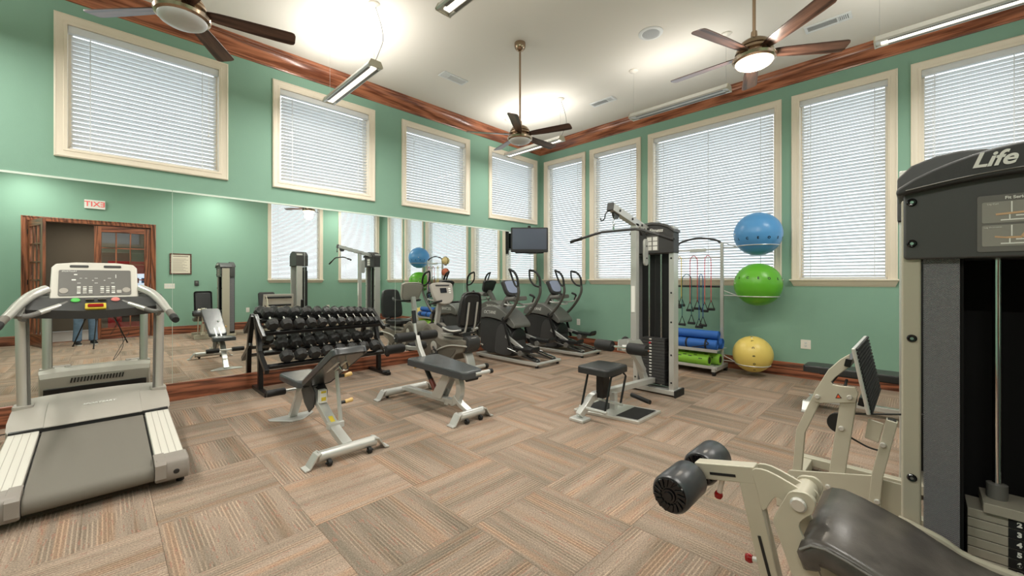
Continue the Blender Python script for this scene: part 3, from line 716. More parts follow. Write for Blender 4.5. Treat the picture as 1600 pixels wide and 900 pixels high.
for i in range(9):
    a = PI/2+PI*i/8; pts.append((yr+.02+rr*math.cos(a), zt(yr)-.012-rr+rr*math.sin(a)))
pts += [(yh+.15, zt(yh+.15)-.012-2*rr)]
g.prism(pts, 'x', cx-.272, cx+.272); t.p('belt', g, 'belt')
g = G(); g.rings([[V((x_, y_, z_)) for x_, z_ in ((cx-.284, zt(y_)-.09), (cx+.284, zt(y_)-.09), (cx+.284, zt(y_)-.03), (cx-.284, zt(y_)-.03))] for y_ in (yr+.1, yh+.3)]); t.p('deck', g, 'black_plastic')
# hood over the motor
g = G()
def hood_sec(y, zt_, w, rise):
    q = []
    for i in range(13):
        u = -1+2*i/12; q.append(V((cx+w*u, y, zt_+rise*(1-abs(u)**3))))
    return [V((cx-w, y, min(.09, zt_-.02)))]+q+[V((cx+w, y, min(.09, zt_-.02)))]
prof = [(yh, .258, .43, .006), (yh+.03, .276, .445, .012), (yh+.14, .305, .452, .016), (yh+.30, .335, .452, .018), (yh+.48, .358, .45, .02), (yh+.64, .368, .445, .02), (yh+.74, .352, .435, .014), (yh+.785, .31, .425, .006), (yh+.80, .20, .42, .0), (yh+.79, .12, .42, .0)]
g.rings([hood_sec(*q) for q in prof]); hood = t.p('motor_hood', g, 'tread_taupe')
g = G(); g.rings([[V((cx+u*.27, y, z+.0)) for u in (-1.0, -.92, .92, 1.0)]+[V((cx+u*.27, y, z-.02)) for u in (1, -1)] for y, z in ((yh-.006, .276), (yh+.15, .328), (yh+.32, .36), (yh+.42, .37))]); ridge = t.p('hood_ridge', g, 'tread_taupe', .008, hood)
t.text('logo', 'SPORTSART', .036, 'print_white', (cx+.02, yh+.24, .348), (math.radians(11), 0, 0), hood, shear=.25, bold=.0008)
g = G(); g.bx(cx-.40, cx+.40, yf-.002, yf+.014, .06, .205); t.p('front_bumper', g, 'black_plastic', .01)
g = G()
for i in range(17):
    xx = cx-.2+.4*i/16; g.box((xx, yf-.004, .27), (.010, .016, .05), Matrix.Rotation(.2, 3, 'Y'))
o = t.p('vent_slots', g, 'black_plastic', 0, hood); o['kind'] = 'stuff'
g = G(); g.bx(cx-.28, cx-.16, yf+.013, yf+.016, .09, .15); t.p('rating_label', g, 'print_white')
g = G(); g.rings([[V((cx+u_*.43, yh-.006, z_)) for u_, z_ in ((-1, .235), (-1, .268), (1, .268), (1, .235))], [V((cx+u_*.43, yh+.02, z_)) for u_, z_ in ((-1, .235), (-1, .272), (1, .272), (1, .235))]]); t.p('hood_shadow_gap', g, 'black_plastic', 0, hood)  # black strip drawn in for the shaded gap along the hood's rear edge
g = G(); g.lathe([(.001, .003), (.006, .003), (.007, 0)], (cx+.02, yf+.014, .14), (0, 1, 0), 12); mat('led_red', srgb(255, 40, 30), .3, emit=srgb(255, 30, 20), estr=2); t.p('power_light', g, 'led_red')
# uprights and console
yu = 5.23; t.sh = D
for s in (-1, 1):
    x = cx+s*.398
    g = G(); g.prism(rrect(x-.055, x+.055, yu-.07, yu+.07, .02), 'z', .30, .372); t.p('upright_socket', g, 'tread_taupe', .004)
    g = G()
    P0, P1 = V((x, yu, .34)), V((x+s*.004, yu-.06, 1.07))
    rs = []
    for q in (0, 1):
        c = P0+(P1-P0)*q; rs.append([c+V((a, b, 0)) for a, b in [(.036*math.cos(2*PI*i/16), .048*math.sin(2*PI*i/16)) for i in range(16)]])
    g.rings(rs); up = t.p('upright', g, 'aluminium')
    g = G(); g.beam(P0+V((-s*.034, -.03, 0)), P1+V((-s*.034, -.03, 0)), .012, .02); t.p('groove_strip', g, 'mid_gray', 0, up)
    # arm: grip, elbow and outer sweep into the console
    arm = sm([(x+s*.045, 4.46, 1.045), (x+s*.035, 4.62, 1.078), (x+s*.02, 4.80, 1.115), (x+s*.0, 4.98, 1.165), (x-s*.05, 5.12, 1.23), (x-s*.12, 5.2, 1.275)], 5)
    g = G(); g.tube(arm[6:], [.026+.008*min(1, i/12) for i in range(len(arm)-6)], 14); t.p('arm_sweep', g, 'aluminium')
    g = G(); g.tube(arm[:9], .0255, 14); t.p('hand_grip', g, 'grip_taupe')
    g = G(); g.tube([V(arm[0])+(V(arm[0])-V(arm[1])).normalized()*.05, arm[0], arm[1], arm[2]], [.024, .0275, .0275, .027], 14); t.p('grip_end', g, 'rubber')
    g = G(); g.tube(sm([(x+s*.01, 4.84, 1.09), (x-s*.05, 4.86, 1.085), (x-s*.12, 4.95, 1.11), (x-s*.24, 5.06, 1.165)], 5), .018, 12); pb = t.p('pulse_bar', g, 'mid_gray')
    g = G(); g.tube([(x-s*.10, 4.925, 1.103), (x-s*.2, 5.02, 1.146)], .0195, 12); t.p('pulse_sensor', g, 'aluminium', 0, pb)
    g = G(); g.prism([(4.80, 1.09), (5.0, 1.145), (5.2, 1.21), (5.3, 1.2), (5.3, 1.06), (5.05, 1.03), (4.86, 1.055)], 'x', x-s*.03, x-s*.005); t.p('arm_web', g, 'mid_gray', .006)
g = G()
rs = []
for u in [i/12*2-1 for i in range(13)]:
    xx = cx+u*.42; d = 1-abs(u)**2
    zc = 1.04+.115*abs(u)*.6; y0 = 4.98-.02*d
    rs.append([V((xx, 5.02-.06*d, 1.035+.03*abs(u))), V((xx, 4.99-.05*d, 1.10+.03*abs(u))), V((xx, 5.10-.03*d, 1.19+.01*abs(u))), V((xx, 5.28, 1.22)), V((xx, 5.30, 1.05))])
g.rings(rs); t.p('tray_shroud', g, 'dark_gray')
tl = math.radians(-28)
def tilt(g): return Mrot(g, (cx, 5.19, 1.2), tl, 'X')
g = G(); g.prism([(cx-.262, 1.175), (cx-.258, 1.47), (cx-.235, 1.505), (cx-.12, 1.52), (cx+.12, 1.52), (cx+.235, 1.505), (cx+.258, 1.47), (cx+.262, 1.175)], 'y', 5.15, 5.225)
con = t.p('console', tilt(g), 'tread_light', .014, seg=3)
g = G(); g.prism(rrect(cx-.215, cx+.215, 1.20, 1.44, .012), 'y', 5.144, 5.155); panel = t.p('display_panel', tilt(g), 'mid_gray', .002, con)
def on_panel(name, g, m): return t.p(name, tilt(g), m, 0, panel)
for s in (-1, 1):
    g = G(); g.prism(rrect(cx+s*.10-.055, cx+s*.10+.055, 1.465, 1.487, .008), 'y', 5.146, 5.16); on_panel('vent_slot', g, 'dark_gray')
for k in range(4):
    for i in range(7):
        if i == 3: continue
        g = G(); xx = cx-.10+i*.034; zz = 1.222+k*.018; g.prism(rrect(xx-.011, xx+.011, zz-.006, zz+.006, .003), 'y', 5.140, 5.146); on_panel('key', g, 'aluminium' if (i+k) % 3 else 'print_white')
g = G(); g.prism(rrect(cx+.125, cx+.155, 1.215, 1.245, .003), 'y', 5.140, 5.146); on_panel('key_block', g, 'aluminium')
for sx in (-.185, .185):
    g = G(); g.lathe([(.001, .004), (.024, .004), (.027, 0)], (cx+sx, 5.145, 1.245), (0, -1, 0), 18); on_panel('dial_pad', g, 'tread_taupe')
g = G()
for (a, b, c, d) in ((-.12, 1.395, .02, .01), (-.13, 1.345, .025, .012), (-.09, 1.36, .014, .003), (-.06, 1.36, .014, .003), (.0, 1.36, .02, .003), (.08, 1.36, .02, .003), (.12, 1.38, .004, .035), (-.02, 1.34, .01, .004), (.05, 1.34, .01, .004), (-.1, 1.315, .02, .004), (0, 1.315, .02, .004), (.1, 1.315, .02, .004)): g.prism(rrect(cx+a-c/2, cx+a+c/2, b-d/2, b+d/2, min(c, d)*.3), 'y', 5.1435, 5.1445)
o = on_panel('printed_marks', g, 'print_white'); o['kind'] = 'stuff'
o = t.text('console_logo', 'SPORTSART', .016, 'print_white', (0, 0, 0), (0, 0, 0), panel, shear=.2, align='LEFT')
o.matrix_local = Matrix.Translation(V((0, 0, 0))) @ (Matrix.Translation(V((cx, 5.19, 1.2))+D-t.o) @ Matrix.Rotation(tl, 4, 'X') @ Matrix.Translation(V((-.2, -.0465, .225))) @ Matrix.Rotation(PI/2, 4, 'X'))
g = G(); g.bx(cx-.06, cx+.06, 4.925, 4.96, 1.10, 1.15); t.p('stop_clip_frame', Mrot(g, (cx, 4.97, 1.1), -.5, 'X'), 'yellow_label', .006)
g = G(); g.bx(cx-.045, cx+.045, 4.915, 4.953, 1.112, 1.14); t.p('stop_clip', Mrot(g, (cx, 4.97, 1.1), -.5, 'X'), 'red_knob', .006)
mat('start_green', srgb(90, 190, 90), .4); mat('stop_pink', srgb(214, 130, 124), .4)
for sx, m in ((-.115, 'start_green'), (.115, 'stop_pink')):
    g = G(); g.lathe([(.001, .006), (.024, .006), (.028, 0)], (cx+sx, 5.055, 1.186), (0, -.5, .8), 16); t.p('start_button' if sx < 0 else 'stop_button', g, m)
for sx in (-.035, .035):
    g = G(); g.box((cx+sx, 5.05, 1.184), (.05, .04, .008), Matrix.Rotation(-.55, 3, 'X')); t.p('speed_key', g, 'mid_gray', .003)
g = G(); g.tube(sm([(cx+.02, 4.97, 1.09), (cx+.12, 4.96, 1.0), (cx+.16, 5.0, .8), (cx+.1, 5.04, .68), (cx+.2, 5.1, .9)], 6), .002, 6); t.p('safety_cord', g, 'black_plastic')
t.sh = V((0, 0, 0))
g = G(); g.tube(sm([(-.5, 5.42, .03), (-.62, 5.6, .012), (-.75, 5.5, .006), (-.9, 5.56, .006), (-1.2, 5.7, .006)], 6), .005, 7); t.p('power_cable', g, 'cable')
# ---------------------------------------------------------------- dumbbell rack and dumbbells
k = K('dumbbell_rack', 'black two-tier dumbbell rack against the mirror', 'rack', (2.08, 5.56, 0))
XA, XB = 1.36, 2.80
for x in (XA-.03, XB+.045):
    g = G(); g.beam((x, 5.29, .022), (x, 5.86, .022), .06, .044); t_ = k.p('foot', g, 'black_steel', .004)
    g = G(); g.path(sm([(x, 5.60, .04), (x, 5.60, .22), (x, 5.625, .45), (x, 5.70, .68), (x, 5.77, .84), (x, 5.80, .90)], 4), .05, .07, (0, 1, 0)); k.p('upright', g, 'black_steel', .006)
    for (ya, za, yb, zb) in ((5.43, .665, 5.81, .90), (5.31, .285, 5.70, .525)):
        g = G(); g.path([(x, yb, zb), (x, (ya+yb)/2, (za+zb)/2-.012), (x, ya, za)], .045, .06); k.p('tier_arm', g, 'black_steel', .005)
for (ya, za, n) in ((5.43, .70, 0), (5.31, .318, 1)):
    sl = math.atan2(.225, .36)
    for dy, hh in ((.02, .05), (.23, .05)):
        g = G(); g.box(((XA+XB)/2, ya+dy+.05, za+dy*math.tan(sl)), (XB-XA, .085, .012), Matrix.Rotation(sl, 3, 'X'))
        g.box(((XA+XB)/2, ya+dy+.05-.042, za+dy*math.tan(sl)-.004), (XB-XA, .008, .045), Matrix.Rotation(sl, 3, 'X'))
        k.p('tier_rail', g, 'black_steel', .003)
for x, ln in ((XA-.01, .1), (XB-.1, .1)):
    g = G(); g.cyl((x+.06, 5.33, .05), (x+.17, 5.33, .05), .022, n=14); k.p('stop_pad', g, 'rubber')
db = thing('dumbbell', 'black rubber hex dumbbell on the rack', 'dumbbell', (0, 0, 0), group='dumbbells on the rack')
g = G(); g.lathe([(.012, -.075), (.0135, -.055), (.0165, 0), (.0135, .055), (.012, .075)], (0, 0, 0), (0, 1, 0), 12); obj('handle', g, 'chrome', db)
for s in (-1, 1):
    g = G(); R = .0735
    g.lathe([(.03, .066), (R*.80, .066), (R, .083), (R, .132), (R*.78, .156), (R*.5, .157), (.02, .155)], (0, 0, 0), (0, s, 0), 8); o = obj('head', g, 'hex_rubber', db)
    o.data.set_sharp_from_angle(angle=math.radians(20))
slope = math.atan2(.225, .36)
ordn = ('leftmost and largest', 'second', 'third', 'fourth', 'fifth', 'sixth', 'seventh', 'eighth', 'ninth', 'tenth', 'eleventh', 'rightmost and smallest')
top = [1.435, 1.589, 1.737, 1.879, 2.014, 2.142, 2.263, 2.377, 2.484, 2.584, 2.677, 2.763, 2.83]
low = [1.555+.16*i for i in range(8)]
def put(x, y, z, s, lab, first=False):
    o = db if first else dup(db)
    o.location = (x, y, z); o.rotation_euler = (slope, 0, 0); o.scale = (s*1.0, .95+.15*s, s*1.0); o['label'] = lab
for i, x in enumerate(top):
    s = 1.0-.47*i/11
    if i == 12: continue
    put(x, 5.605, .700+.125*.625+(.070*s+.012)/math.cos(slope), s, 'black hex dumbbell, %s on the top tier of the rack' % (ordn[i] if i in (0, 11) else ordn[i]+' from the left'), i == 0)
for i, x in enumerate(low):
    put(x, 5.485, .318+.125*.625+(.070*1.06+.012)/math.cos(slope), 1.06, 'black hex dumbbell, %s on the lower tier of the rack' % (ordn[i]+' from the left' if i else 'leftmost'))
# ---------------------------------------------------------------- benches
def t_foot(k, xc, y, w, yd, m='silver_paint'):
    """round cross foot along x with a bent flat plate at each end; yd = plate lean direction"""
    g = G(); g.rings([[V((xc+sx*w/2, y+.04*math.cos(2*PI*i/14), .07+.04*math.sin(2*PI*i/14))) for i in range(14)] for sx in (-1, 1)]); f = k.p('cross_foot', g, m)
    for s in (-1, 1):
        g = G(); g.path([(xc+s*(w/2-.015), y, .10), (xc+s*(w/2+.012), y, .092), (xc+s*(w/2+.065), y, .012), (xc+s*(w/2+.10), y, .006)], .095, .012); k.p('foot_plate', g, m, .002, f)
        g = G(); g.cyl((xc+s*(w/2-.08), y+yd*.045, .024), (xc+s*(w/2-.055), y+yd*.045, .024), .024, n=16); g.cyl((xc+s*(w/2-.09), y+yd*.045, .024), (xc+s*(w/2-.04), y+yd*.045, .024), .007, n=10); k.p('transport_wheel', g, 'rubber', 0, f)
    return f
def tapered_pad(x, pts_y, w0, w1, thick, n=5):
    """pad along y on centre x: pts_y = [(y,z)...] of the top surface"""
    a, b = V((0, pts_y[0][0], pts_y[0][1])), V((0, pts_y[1][0], pts_y[1][1])); L = (b-a).length; d = (b-a)/L; nrm = V((0, -d.z, d.y))
    if nrm.z < 0: nrm = -nrm
    pl = []
    r = .05
    for (cx_, cy_, a0) in ((w1/2-r, L-r, 0), (-w1/2+r, L-r, 90), (-w0/2+r, r, 180), (w0/2-r, r, 270)):
        for i in range(5):
            an = math.radians(a0+90*i/4); pl.append((cx_+r*math.cos(an), cy_+r*math.sin(an)))
    g = pad(pl, 'z', -thick, 0, .02, 3)
    g.v = [tuple(V((x, 0, 0))+a+d*q[1]+V((q[0], 0, 0))+nrm*q[2]) for q in g.v]; return g
# incline bench: the back is raised towards the viewer, the seat points at the mirror
x = 1.31
k = K('incline_bench', 'adjustable incline bench with raised dark backrest in front of the dumbbell rack', 'weight bench', (x, 3.7, 0))
t_foot(k, x, 3.07, .44, -1)
g = G(); g.path([(x, 3.08, .09), (x, 3.30, .15), (x, 3.72, .345), (x, 3.95, .36)], .075, .055); fr = k.p('main_beam', g, 'silver_paint', .006)
g = G(); g.path([(x, 4.02, .37), (x, 4.12, .30), (x, 4.32, .05), (x, 4.36, .012)], .07, .045); k.p('rear_leg', g, 'silver_paint', .006)
g = G(); g.prism([(x-.05, 4.2), (x+.05, 4.2), (x+.2, 4.36), (x+.2, 4.42), (x-.2, 4.42), (x-.2, 4.36)], 'z', 0, .012); k.p('rear_foot_plate', g, 'silver_paint', .004)
for s in (-1, 1):
    g = G(); g.prism([(3.63, .27), (3.60, .40), (3.68, .45), (3.86, .44), (3.93, .36), (3.86, .26), (3.74, .2)], 'x', x+s*.045, x+s*.055); k.p('pivot_plate', g, 'dark_gray', .003)
    g = G(); g.beam((x+s*.03, 3.86, .40), (x+s*.03, 3.18, .73), .022, .05); k.p('back_frame_rail', g, 'silver_paint', .004)
g = G(); g.bx(x-.03, x+.03, 3.55, 3.6, .31, .42); lab = k.p('warning_plate', g, 'print_white', .004)
g = G(); g.prism([(x-.018, .33), (x+.018, .33), (x+.018, .36), (x-.018, .36)], 'y', 3.547, 3.55); g.prism([(x-.02, .395), (x+.02, .395), (x+.02, .412), (x-.02, .412)], 'y', 3.547, 3.55); k.p('label_print', g, 'yellow_label', 0, lab)
g = G(); g.bx(x-.016, x+.016, 3.33, 3.42, .205, .215); k.p('yellow_sticker', Mrot(g, (x, 3.37, .2), .42, 'X'), 'yellow_label')
g = G(); g.cyl((x+.055, 3.33, .18), (x+.05, 3.42, .66), .016, n=12); k.p('support_strut', g, 'silver_paint')
g = G(); g.bx(x-.055, x+.075, 3.305, 3.355, .155, .205); k.p('strut_bracket', g, 'silver_paint', .006)
for (y, z) in ((3.40, .55), (3.38, .335)):
    g = G(); g.cyl((x+.05, y, z), (x+.11, y, z), .013, n=12); h = k.p('pull_pin', g, 'black_plastic')
    g = G(); g.lathe([(.012, 0), (.017, .004), (.016, .03), (.019, .055), (.015, .066), (.002, .068)], (x+.108, y, z), (1, 0, .12), 14); k.p('pin_knob', g, 'tan_knob', 0, h)
g = G(); g.tube(sm([(x-.03, 3.16, .70), (x-.02, 3.12, .66), (x+.02, 3.12, .66), (x+.03, 3.16, .70)], 5), .007, 8); k.p('carry_handle', g, 'chrome')
k.p('backrest_pad', tapered_pad(x, [(3.76, .47), (3.02, .855)], .24, .27, .055), 'vinyl_gray')
g = G(); g.beam((x, 3.74, .44), (x, 3.06, .795), .2, .014); k.p('backrest_board', g, 'black_plastic')
k.p('seat_pad', tapered_pad(x, [(3.83, .455), (4.27, .475)], .23, .3, .06), 'vinyl_gray')
g = G(); g.cyl((x-.22, 4.30, .285), (x+.22, 4.30, .285), .014, n=12); k.p('roller_axle', g, 'silver_paint')
for s in (-1, 1):
    g = G(); roller(g, (x+s*.16, 4.30, .285), (1, 0, 0), .16, .033); k.p('foam_roller', g, 'rubber')
# flat decline bench with ankle rollers
x = 2.48
k = K('decline_bench', 'gray padded bench with ankle rollers in front of the recumbent bike', 'weight bench', (x, 3.6, 0))
t_foot(k, x+.0, 3.03, .30, -1)
t_foot(k, x+.03, 4.27, .56, 1)
g = G(); g.path([(x, 4.27, .075), (x, 4.18, .10), (x, 3.28, .13)], .07, .05); k.p('main_beam', g, 'silver_paint', .006)
g = G(); g.path([(x, 3.04, .08), (x, 3.18, .13), (x, 3.27, .19)], .07, .04); k.p('front_leg', g, 'silver_paint', .006)
g = G(); g.path(sm([(x, 3.42, .11), (x, 3.28, .13), (x, 3.20, .22), (x, 3.20, .34), (x, 3.26, .43)], 4), .06, .07, (0, 1, 0)); k.p('curved_post', g, 'silver_paint', .006)
for s in (-1, 1):
    g = G(); g.prism([(3.58, .12), (3.62, .15), (3.42, .40), (3.36, .42), (3.31, .37), (3.46, .13)], 'x', x+s*.038, x+s*.048); k.p('gusset_plate', g, 'silver_paint', .003)
g = G(); g.cyl((x, 3.58, .14), (x, 3.86, .46), .025, n=14); k.p('damper_strut', g, 'dark_gray')
mat('rust_red', srgb(120, 60, 44), .45); g = G(); g.cyl((x, 3.6, .165), (x, 3.7, .28), .028, n=14); k.p('strut_sleeve', g, 'rust_red')
g = G(); g.lathe([(.008, 0), (.014, .02), (.018, .05), (.002, .06)], (x-.04, 3.88, .40), (-1, 0, 0), 12); k.p('pin_knob', g, 'tan_knob')
k.p('bench_pad', tapered_pad(x, [(3.88, .515), (2.98, .485)], .40, .25, .07), 'vinyl_gray')
g = G(); g.bx(x-.1, x+.1, 3.1, 3.75, .41, .435); k.p('pad_board', g, 'black_plastic', .004)
g = G(); g.cyl((x+.02, 2.99, .45), (x+.21, 2.99, .45), .02, n=14); h = k.p('front_handle', g, 'silver_paint')
g = G(); g.cyl((x+.20, 2.99, .45), (x+.235, 2.99, .45), .024, n=14); k.p('handle_cap', g, 'rubber', 0, h)
g = G(); g.cyl((x-.03, 3.06, .40), (x+.10, 3.06, .40), .028, n=14); k.p('front_roller', g, 'rubber')
g = G(); g.path([(x, 3.80, .43), (x, 3.93, .60), (x, 3.985, .72)], .05, .05); k.p('roller_post', g, 'silver_paint', .006)
g = G(); g.path([(x, 3.93, .585), (x, 4.12, .57), (x, 4.21, .57)], .04, .04); k.p('lower_roller_arm', g, 'silver_paint', .006)
for (y, z, r_) in ((3.985, .72, .052), (4.21, .565, .05)):
    g = G(); g.cyl((x-.28, y, z), (x+.28, y, z), .012, n=10); k.p('roller_axle', g, 'chrome')
    for s in (-1, 1):
        g = G(); roller(g, (x+s*.145, y, z), (1, 0, 0), .22, r_); k.p('foam_roller', g, 'rubber')
g = G(); g.cyl((x, 4.0, .73), (x, 4.03, .87), .017, n=12); k.p('handle_post', g, 'silver_paint')
g = G(); g.cyl((x, 4.028, .86), (x, 4.05, 1.0), .024, n=12); k.p('handle_grip', g, 'rubber')
# flat bench by the window wall
k = K('flat_bench', 'long black flat bench standing by the window wall behind the leg press', 'weight bench', (5.3, .25, 0))
k.p('bench_pad', tapered_pad(5.3, [(.86, .46), (-.45, .46)], .27, .27, .065), 'vinyl')
g = G(); g.bx(5.22, 5.38, -.3, .72, .375, .395); k.p('pad_board', g, 'black_plastic')
g = G(); g.path([(5.3, .8, .06), (5.3, .68, .10), (5.3, -.35, .10)], .06, .05); k.p('main_beam', g, 'silver_paint', .006)
t_foot(k, 5.3, .80, .34, 1); t_foot(k, 5.3, -.38, .34, -1)
for y0, y1 in ((.72, .6), (-.3, -.18)):
    g = G(); g.path([(5.3, y1, .38), (5.3, (y0+y1)/2, .28), (5.3, y1-.1 if y1 > 0 else y1+.1, .11)], .05, .06, (0, 1, 0)); k.p('pad_support', g, 'black_steel', .005)
g = G(); g.tube(sm([(5.2, .62, .36), (5.12, .6, .30), (5.12, .52, .28), (5.2, .5, .36)], 4), .012, 8); k.p('adjuster_handle', g, 'black_plastic')
# ---------------------------------------------------------------- recumbent bike (faces the mirror)
x = 3.84
k = K('recumbent_bike', 'gray recumbent exercise bike with a tall black backrest beside the mirror', 'exercise bike', (x, 5.1, 0))
body = [(5.78, .14), (5.80, .42), (5.74, .56), (5.62, .64), (5.50, .60), (5.36, .49), (5.22, .44), (4.72, .47), (4.66, .42), (4.70, .30), (4.86, .24), (5.0, .13), (5.3, .09), (5.6, .09)]
g = G(); g.prism(sm2(body, 4), 'x', x-.15, x+.15); mat('taupe_mid', srgb(120, 114, 104), .42); b = k.p('body_shroud', g, 'taupe_mid', .025, seg=3)
mat('taupe_dark', srgb(92, 87, 78), .42)
for s in (-1, 1):
    g = G(); g.prism(sm2([(5.72, .16), (5.72, .5), (5.6, .58), (5.46, .48), (5.3, .36), (5.05, .30), (4.86, .32), (5.0, .18), (5.4, .11)], 4), 'x', x+s*.148, x+s*.158); k.p('side_panel', g, 'taupe_dark', .004, b)
    g = G(); g.tube(sm([(x+s*.165, 5.5, .12), (x+s*.165, 5.3, .26), (x+s*.165, 5.0, .36), (x+s*.165, 4.7, .385), (x+s*.15, 4.6, .385)], 5), .012, 8); k.p('trim_rail', g, 'aluminium')
    g = G(); g.lathe([(.001, .012), (.07, .012), (.085, .004), (.085, 0)], (x+s*.155, 5.42, .30), (s, 0, 0), 24); c = k.p('crank_disc', g, 'aluminium')
    yy, zz = (5.42+s*.12, .30+s*.1)
    g = G(); g.beam((x+s*.175, 5.42, .30), (x+s*.175, yy, zz), .018, .032); k.p('crank_arm', g, 'dark_gray', .003, c)
    g = G(); g.box((x+s*.24, yy, zz), (.11, .09, .028)); pd = k.p('pedal', g, 'black_plastic', .006)
    g = G(); g.tube(sm([(x+s*.19, yy-.04, zz), (x+s*.2, yy, zz+.06), (x+s*.28, yy, zz+.06), (x+s*.29, yy-.04, zz)], 4), .006, 6); k.p('pedal_strap', g, 'rubber', 0, pd)
    g = G(); g.lathe([(.001, .0), (.05, 0), (.052, .006), (.04, .012), (.001, .012)], (x+s*.15, 5.56, .47), (s, 0, 0), 18); k.p('badge', g, 'aluminium', 0, b)
g = G(); g.bx(x-.05, x+.05, 4.62, 5.45, .455, .50); k.p('seat_rail', g, 'aluminium', .006)
g = G(); g.prism(sm2([(4.62, .34), (4.60, .46), (4.66, .52), (4.74, .50), (4.76, .36), (4.72, .27)], 3), 'x', x-.11, x+.11); k.p('rail_end_cap', g, 'dark_gray', .01)
for y0 in (4.66, 5.66):
    g = G(); g.cyl((x-.27, y0, .045), (x+.27, y0, .045), .032, n=14); st = k.p('stabiliser', g, 'aluminium')
    for s in (-1, 1):
        g = G(); g.lathe([(.036, -.03), (.042, 0), (.036, .03)], (x+s*.27, y0, .042), (1, 0, 0), 16); k.p('end_wheel', g, 'rubber', 0, st)
g = G(); g.path(sm([(x, 4.68, .06), (x, 4.72, .18), (x, 4.80, .30)], 4), .14, .05, (0, 1, 0)); k.p('rear_arch', g, 'silver_paint', .008)
g = G(); g.bx(x-.08, x+.08, 4.78, 5.02, .50, .56); car = k.p('seat_carriage', g, 'dark_gray', .008)
g = G(); pl = sm2([(x-.20, 4.86), (x-.21, 5.02), (x-.14, 5.2), (x-.06, 5.26), (x+.06, 5.26), (x+.14, 5.2), (x+.21, 5.02), (x+.20, 4.86), (x+.1, 4.80), (x-.1, 4.80)], 3); k.p('seat_pad', pad(pl, 'z', .56, .625, .022), 'vinyl')
bp = pad(sm2([(x-.19, .68), (x-.205, .85), (x-.175, 1.08), (x-.11, 1.17), (x+.11, 1.17), (x+.175, 1.08), (x+.205, .85), (x+.19, .68), (x+.1, .64), (x-.1, .64)], 3), 'y', 4.72, 4.79, .022)
k.p('backrest', Mrot(bp, (x, 4.76, .65), math.radians(9), 'X'), 'vinyl')
for s in (-1, 1):
    g = G(); g.path([(x+s*.08, 4.86, .545), (x+s*.08, 4.73, .58), (x+s*.08, 4.69, .70), (x+s*.08, 4.63, 1.02)], .026, .018, (0, 1, 0)); k.p('backrest_support', g, 'silver_paint', .003)
    g = G(); g.tube(sm([(x+s*.1, 4.80, .60), (x+s*.24, 4.82, .60), (x+s*.27, 4.95, .62), (x+s*.265, 5.15, .68)], 5), .014, 10); h = k.p('seat_handle', g, 'silver_paint')
    g = G(); g.tube([(x+s*.267, 5.02, .64), (x+s*.265, 5.16, .683)], .02, 10); k.p('seat_grip', g, 'rubber', 0, h)
g = G(); g.path([(x, 5.58, .58), (x, 5.50, .92), (x, 5.47, 1.05)], .075, .06, (0, 1, 0)); k.p('console_mast', g, 'silver_paint', .008)
c = pad(sm2([(x-.17, 1.02), (x-.20, 1.2), (x-.17, 1.30), (x+.17, 1.30), (x+.20, 1.2), (x+.17, 1.02), (x+.07, .95), (x-.07, .95)], 3), 'y', 5.42, 5.36, .014)
con = k.p('console', Mrot(c, (x, 5.4, 1.1), math.radians(-18), 'X'), 'tread_taupe')
g = G(); g.prism(rrect(x-.06, x+.06, 1.13, 1.21, .008), 'y', 5.352, 5.362); k.p('display', Mrot(g, (x, 5.4, 1.1), math.radians(-18), 'X'), 'screen', 0, con)
g = G(); g.prism(rrect(x-.13, x+.13, 1.245, 1.265, .006), 'y', 5.352, 5.362); k.p('top_slot', Mrot(g, (x, 5.4, 1.1), math.radians(-18), 'X'), 'dark_gray', 0, con)
for i in range(3):
    g = G(); g.prism(rrect(x+.1, x+.14, 1.12+i*.035, 1.14+i*.035, .005), 'y', 5.352, 5.362); k.p('key', Mrot(g, (x, 5.4, 1.1), math.radians(-18), 'X'), 'print_white', 0, con)
g = G(); g.tube(sm([(x-.2, 5.14, 1.03), (x-.25, 5.26, 1.0), (x-.2, 5.38, .985), (x-.06, 5.42, .98), (x+.06, 5.42, .98), (x+.2, 5.38, .985), (x+.25, 5.26, 1.0), (x+.2, 5.14, 1.03)], 5), .017, 10); k.p('front_handlebar', g, 'black_plastic')
# ---------------------------------------------------------------- elliptical trainers (copies)
x = 4.92
k = K('elliptical_trainer', 'dark gray elliptical trainer nearer the dumbbell side, in front of the mirror', 'elliptical', (x, 4.8, 0), 'elliptical trainers')
g = G(); g.prism(sm2([(5.52, .12), (5.56, .4), (5.53, .70), (5.40, .70), (5.1, .66), (4.95, .62), (4.80, .50), (4.72, .3), (4.70, .10), (5.1, .08)], 4), 'x', x-.15, x+.15); sh = k.p('lower_shroud', g, 'dark_gray', .03, seg=3)
g = G(); g.prism(sm2([(5.56, .68), (5.52, .80), (5.36, .88), (5.18, .90), (5.0, .86), (4.82, .76), (4.68, .64), (4.66, .57), (4.72, .56), (4.88, .64), (5.1, .685), (5.35, .70)], 4), 'x', x-.2, x+.2); top_ = k.p('upper_cowl', g, 'mid_gray', .035, seg=3)
mat('cowl_silver', srgb(118, 118, 114), .32, metal=.25); mat('arm_gray', srgb(92, 90, 86), .35, metal=.3)
top_.data.materials.clear(); top_.data.materials.append(M['cowl_silver'])
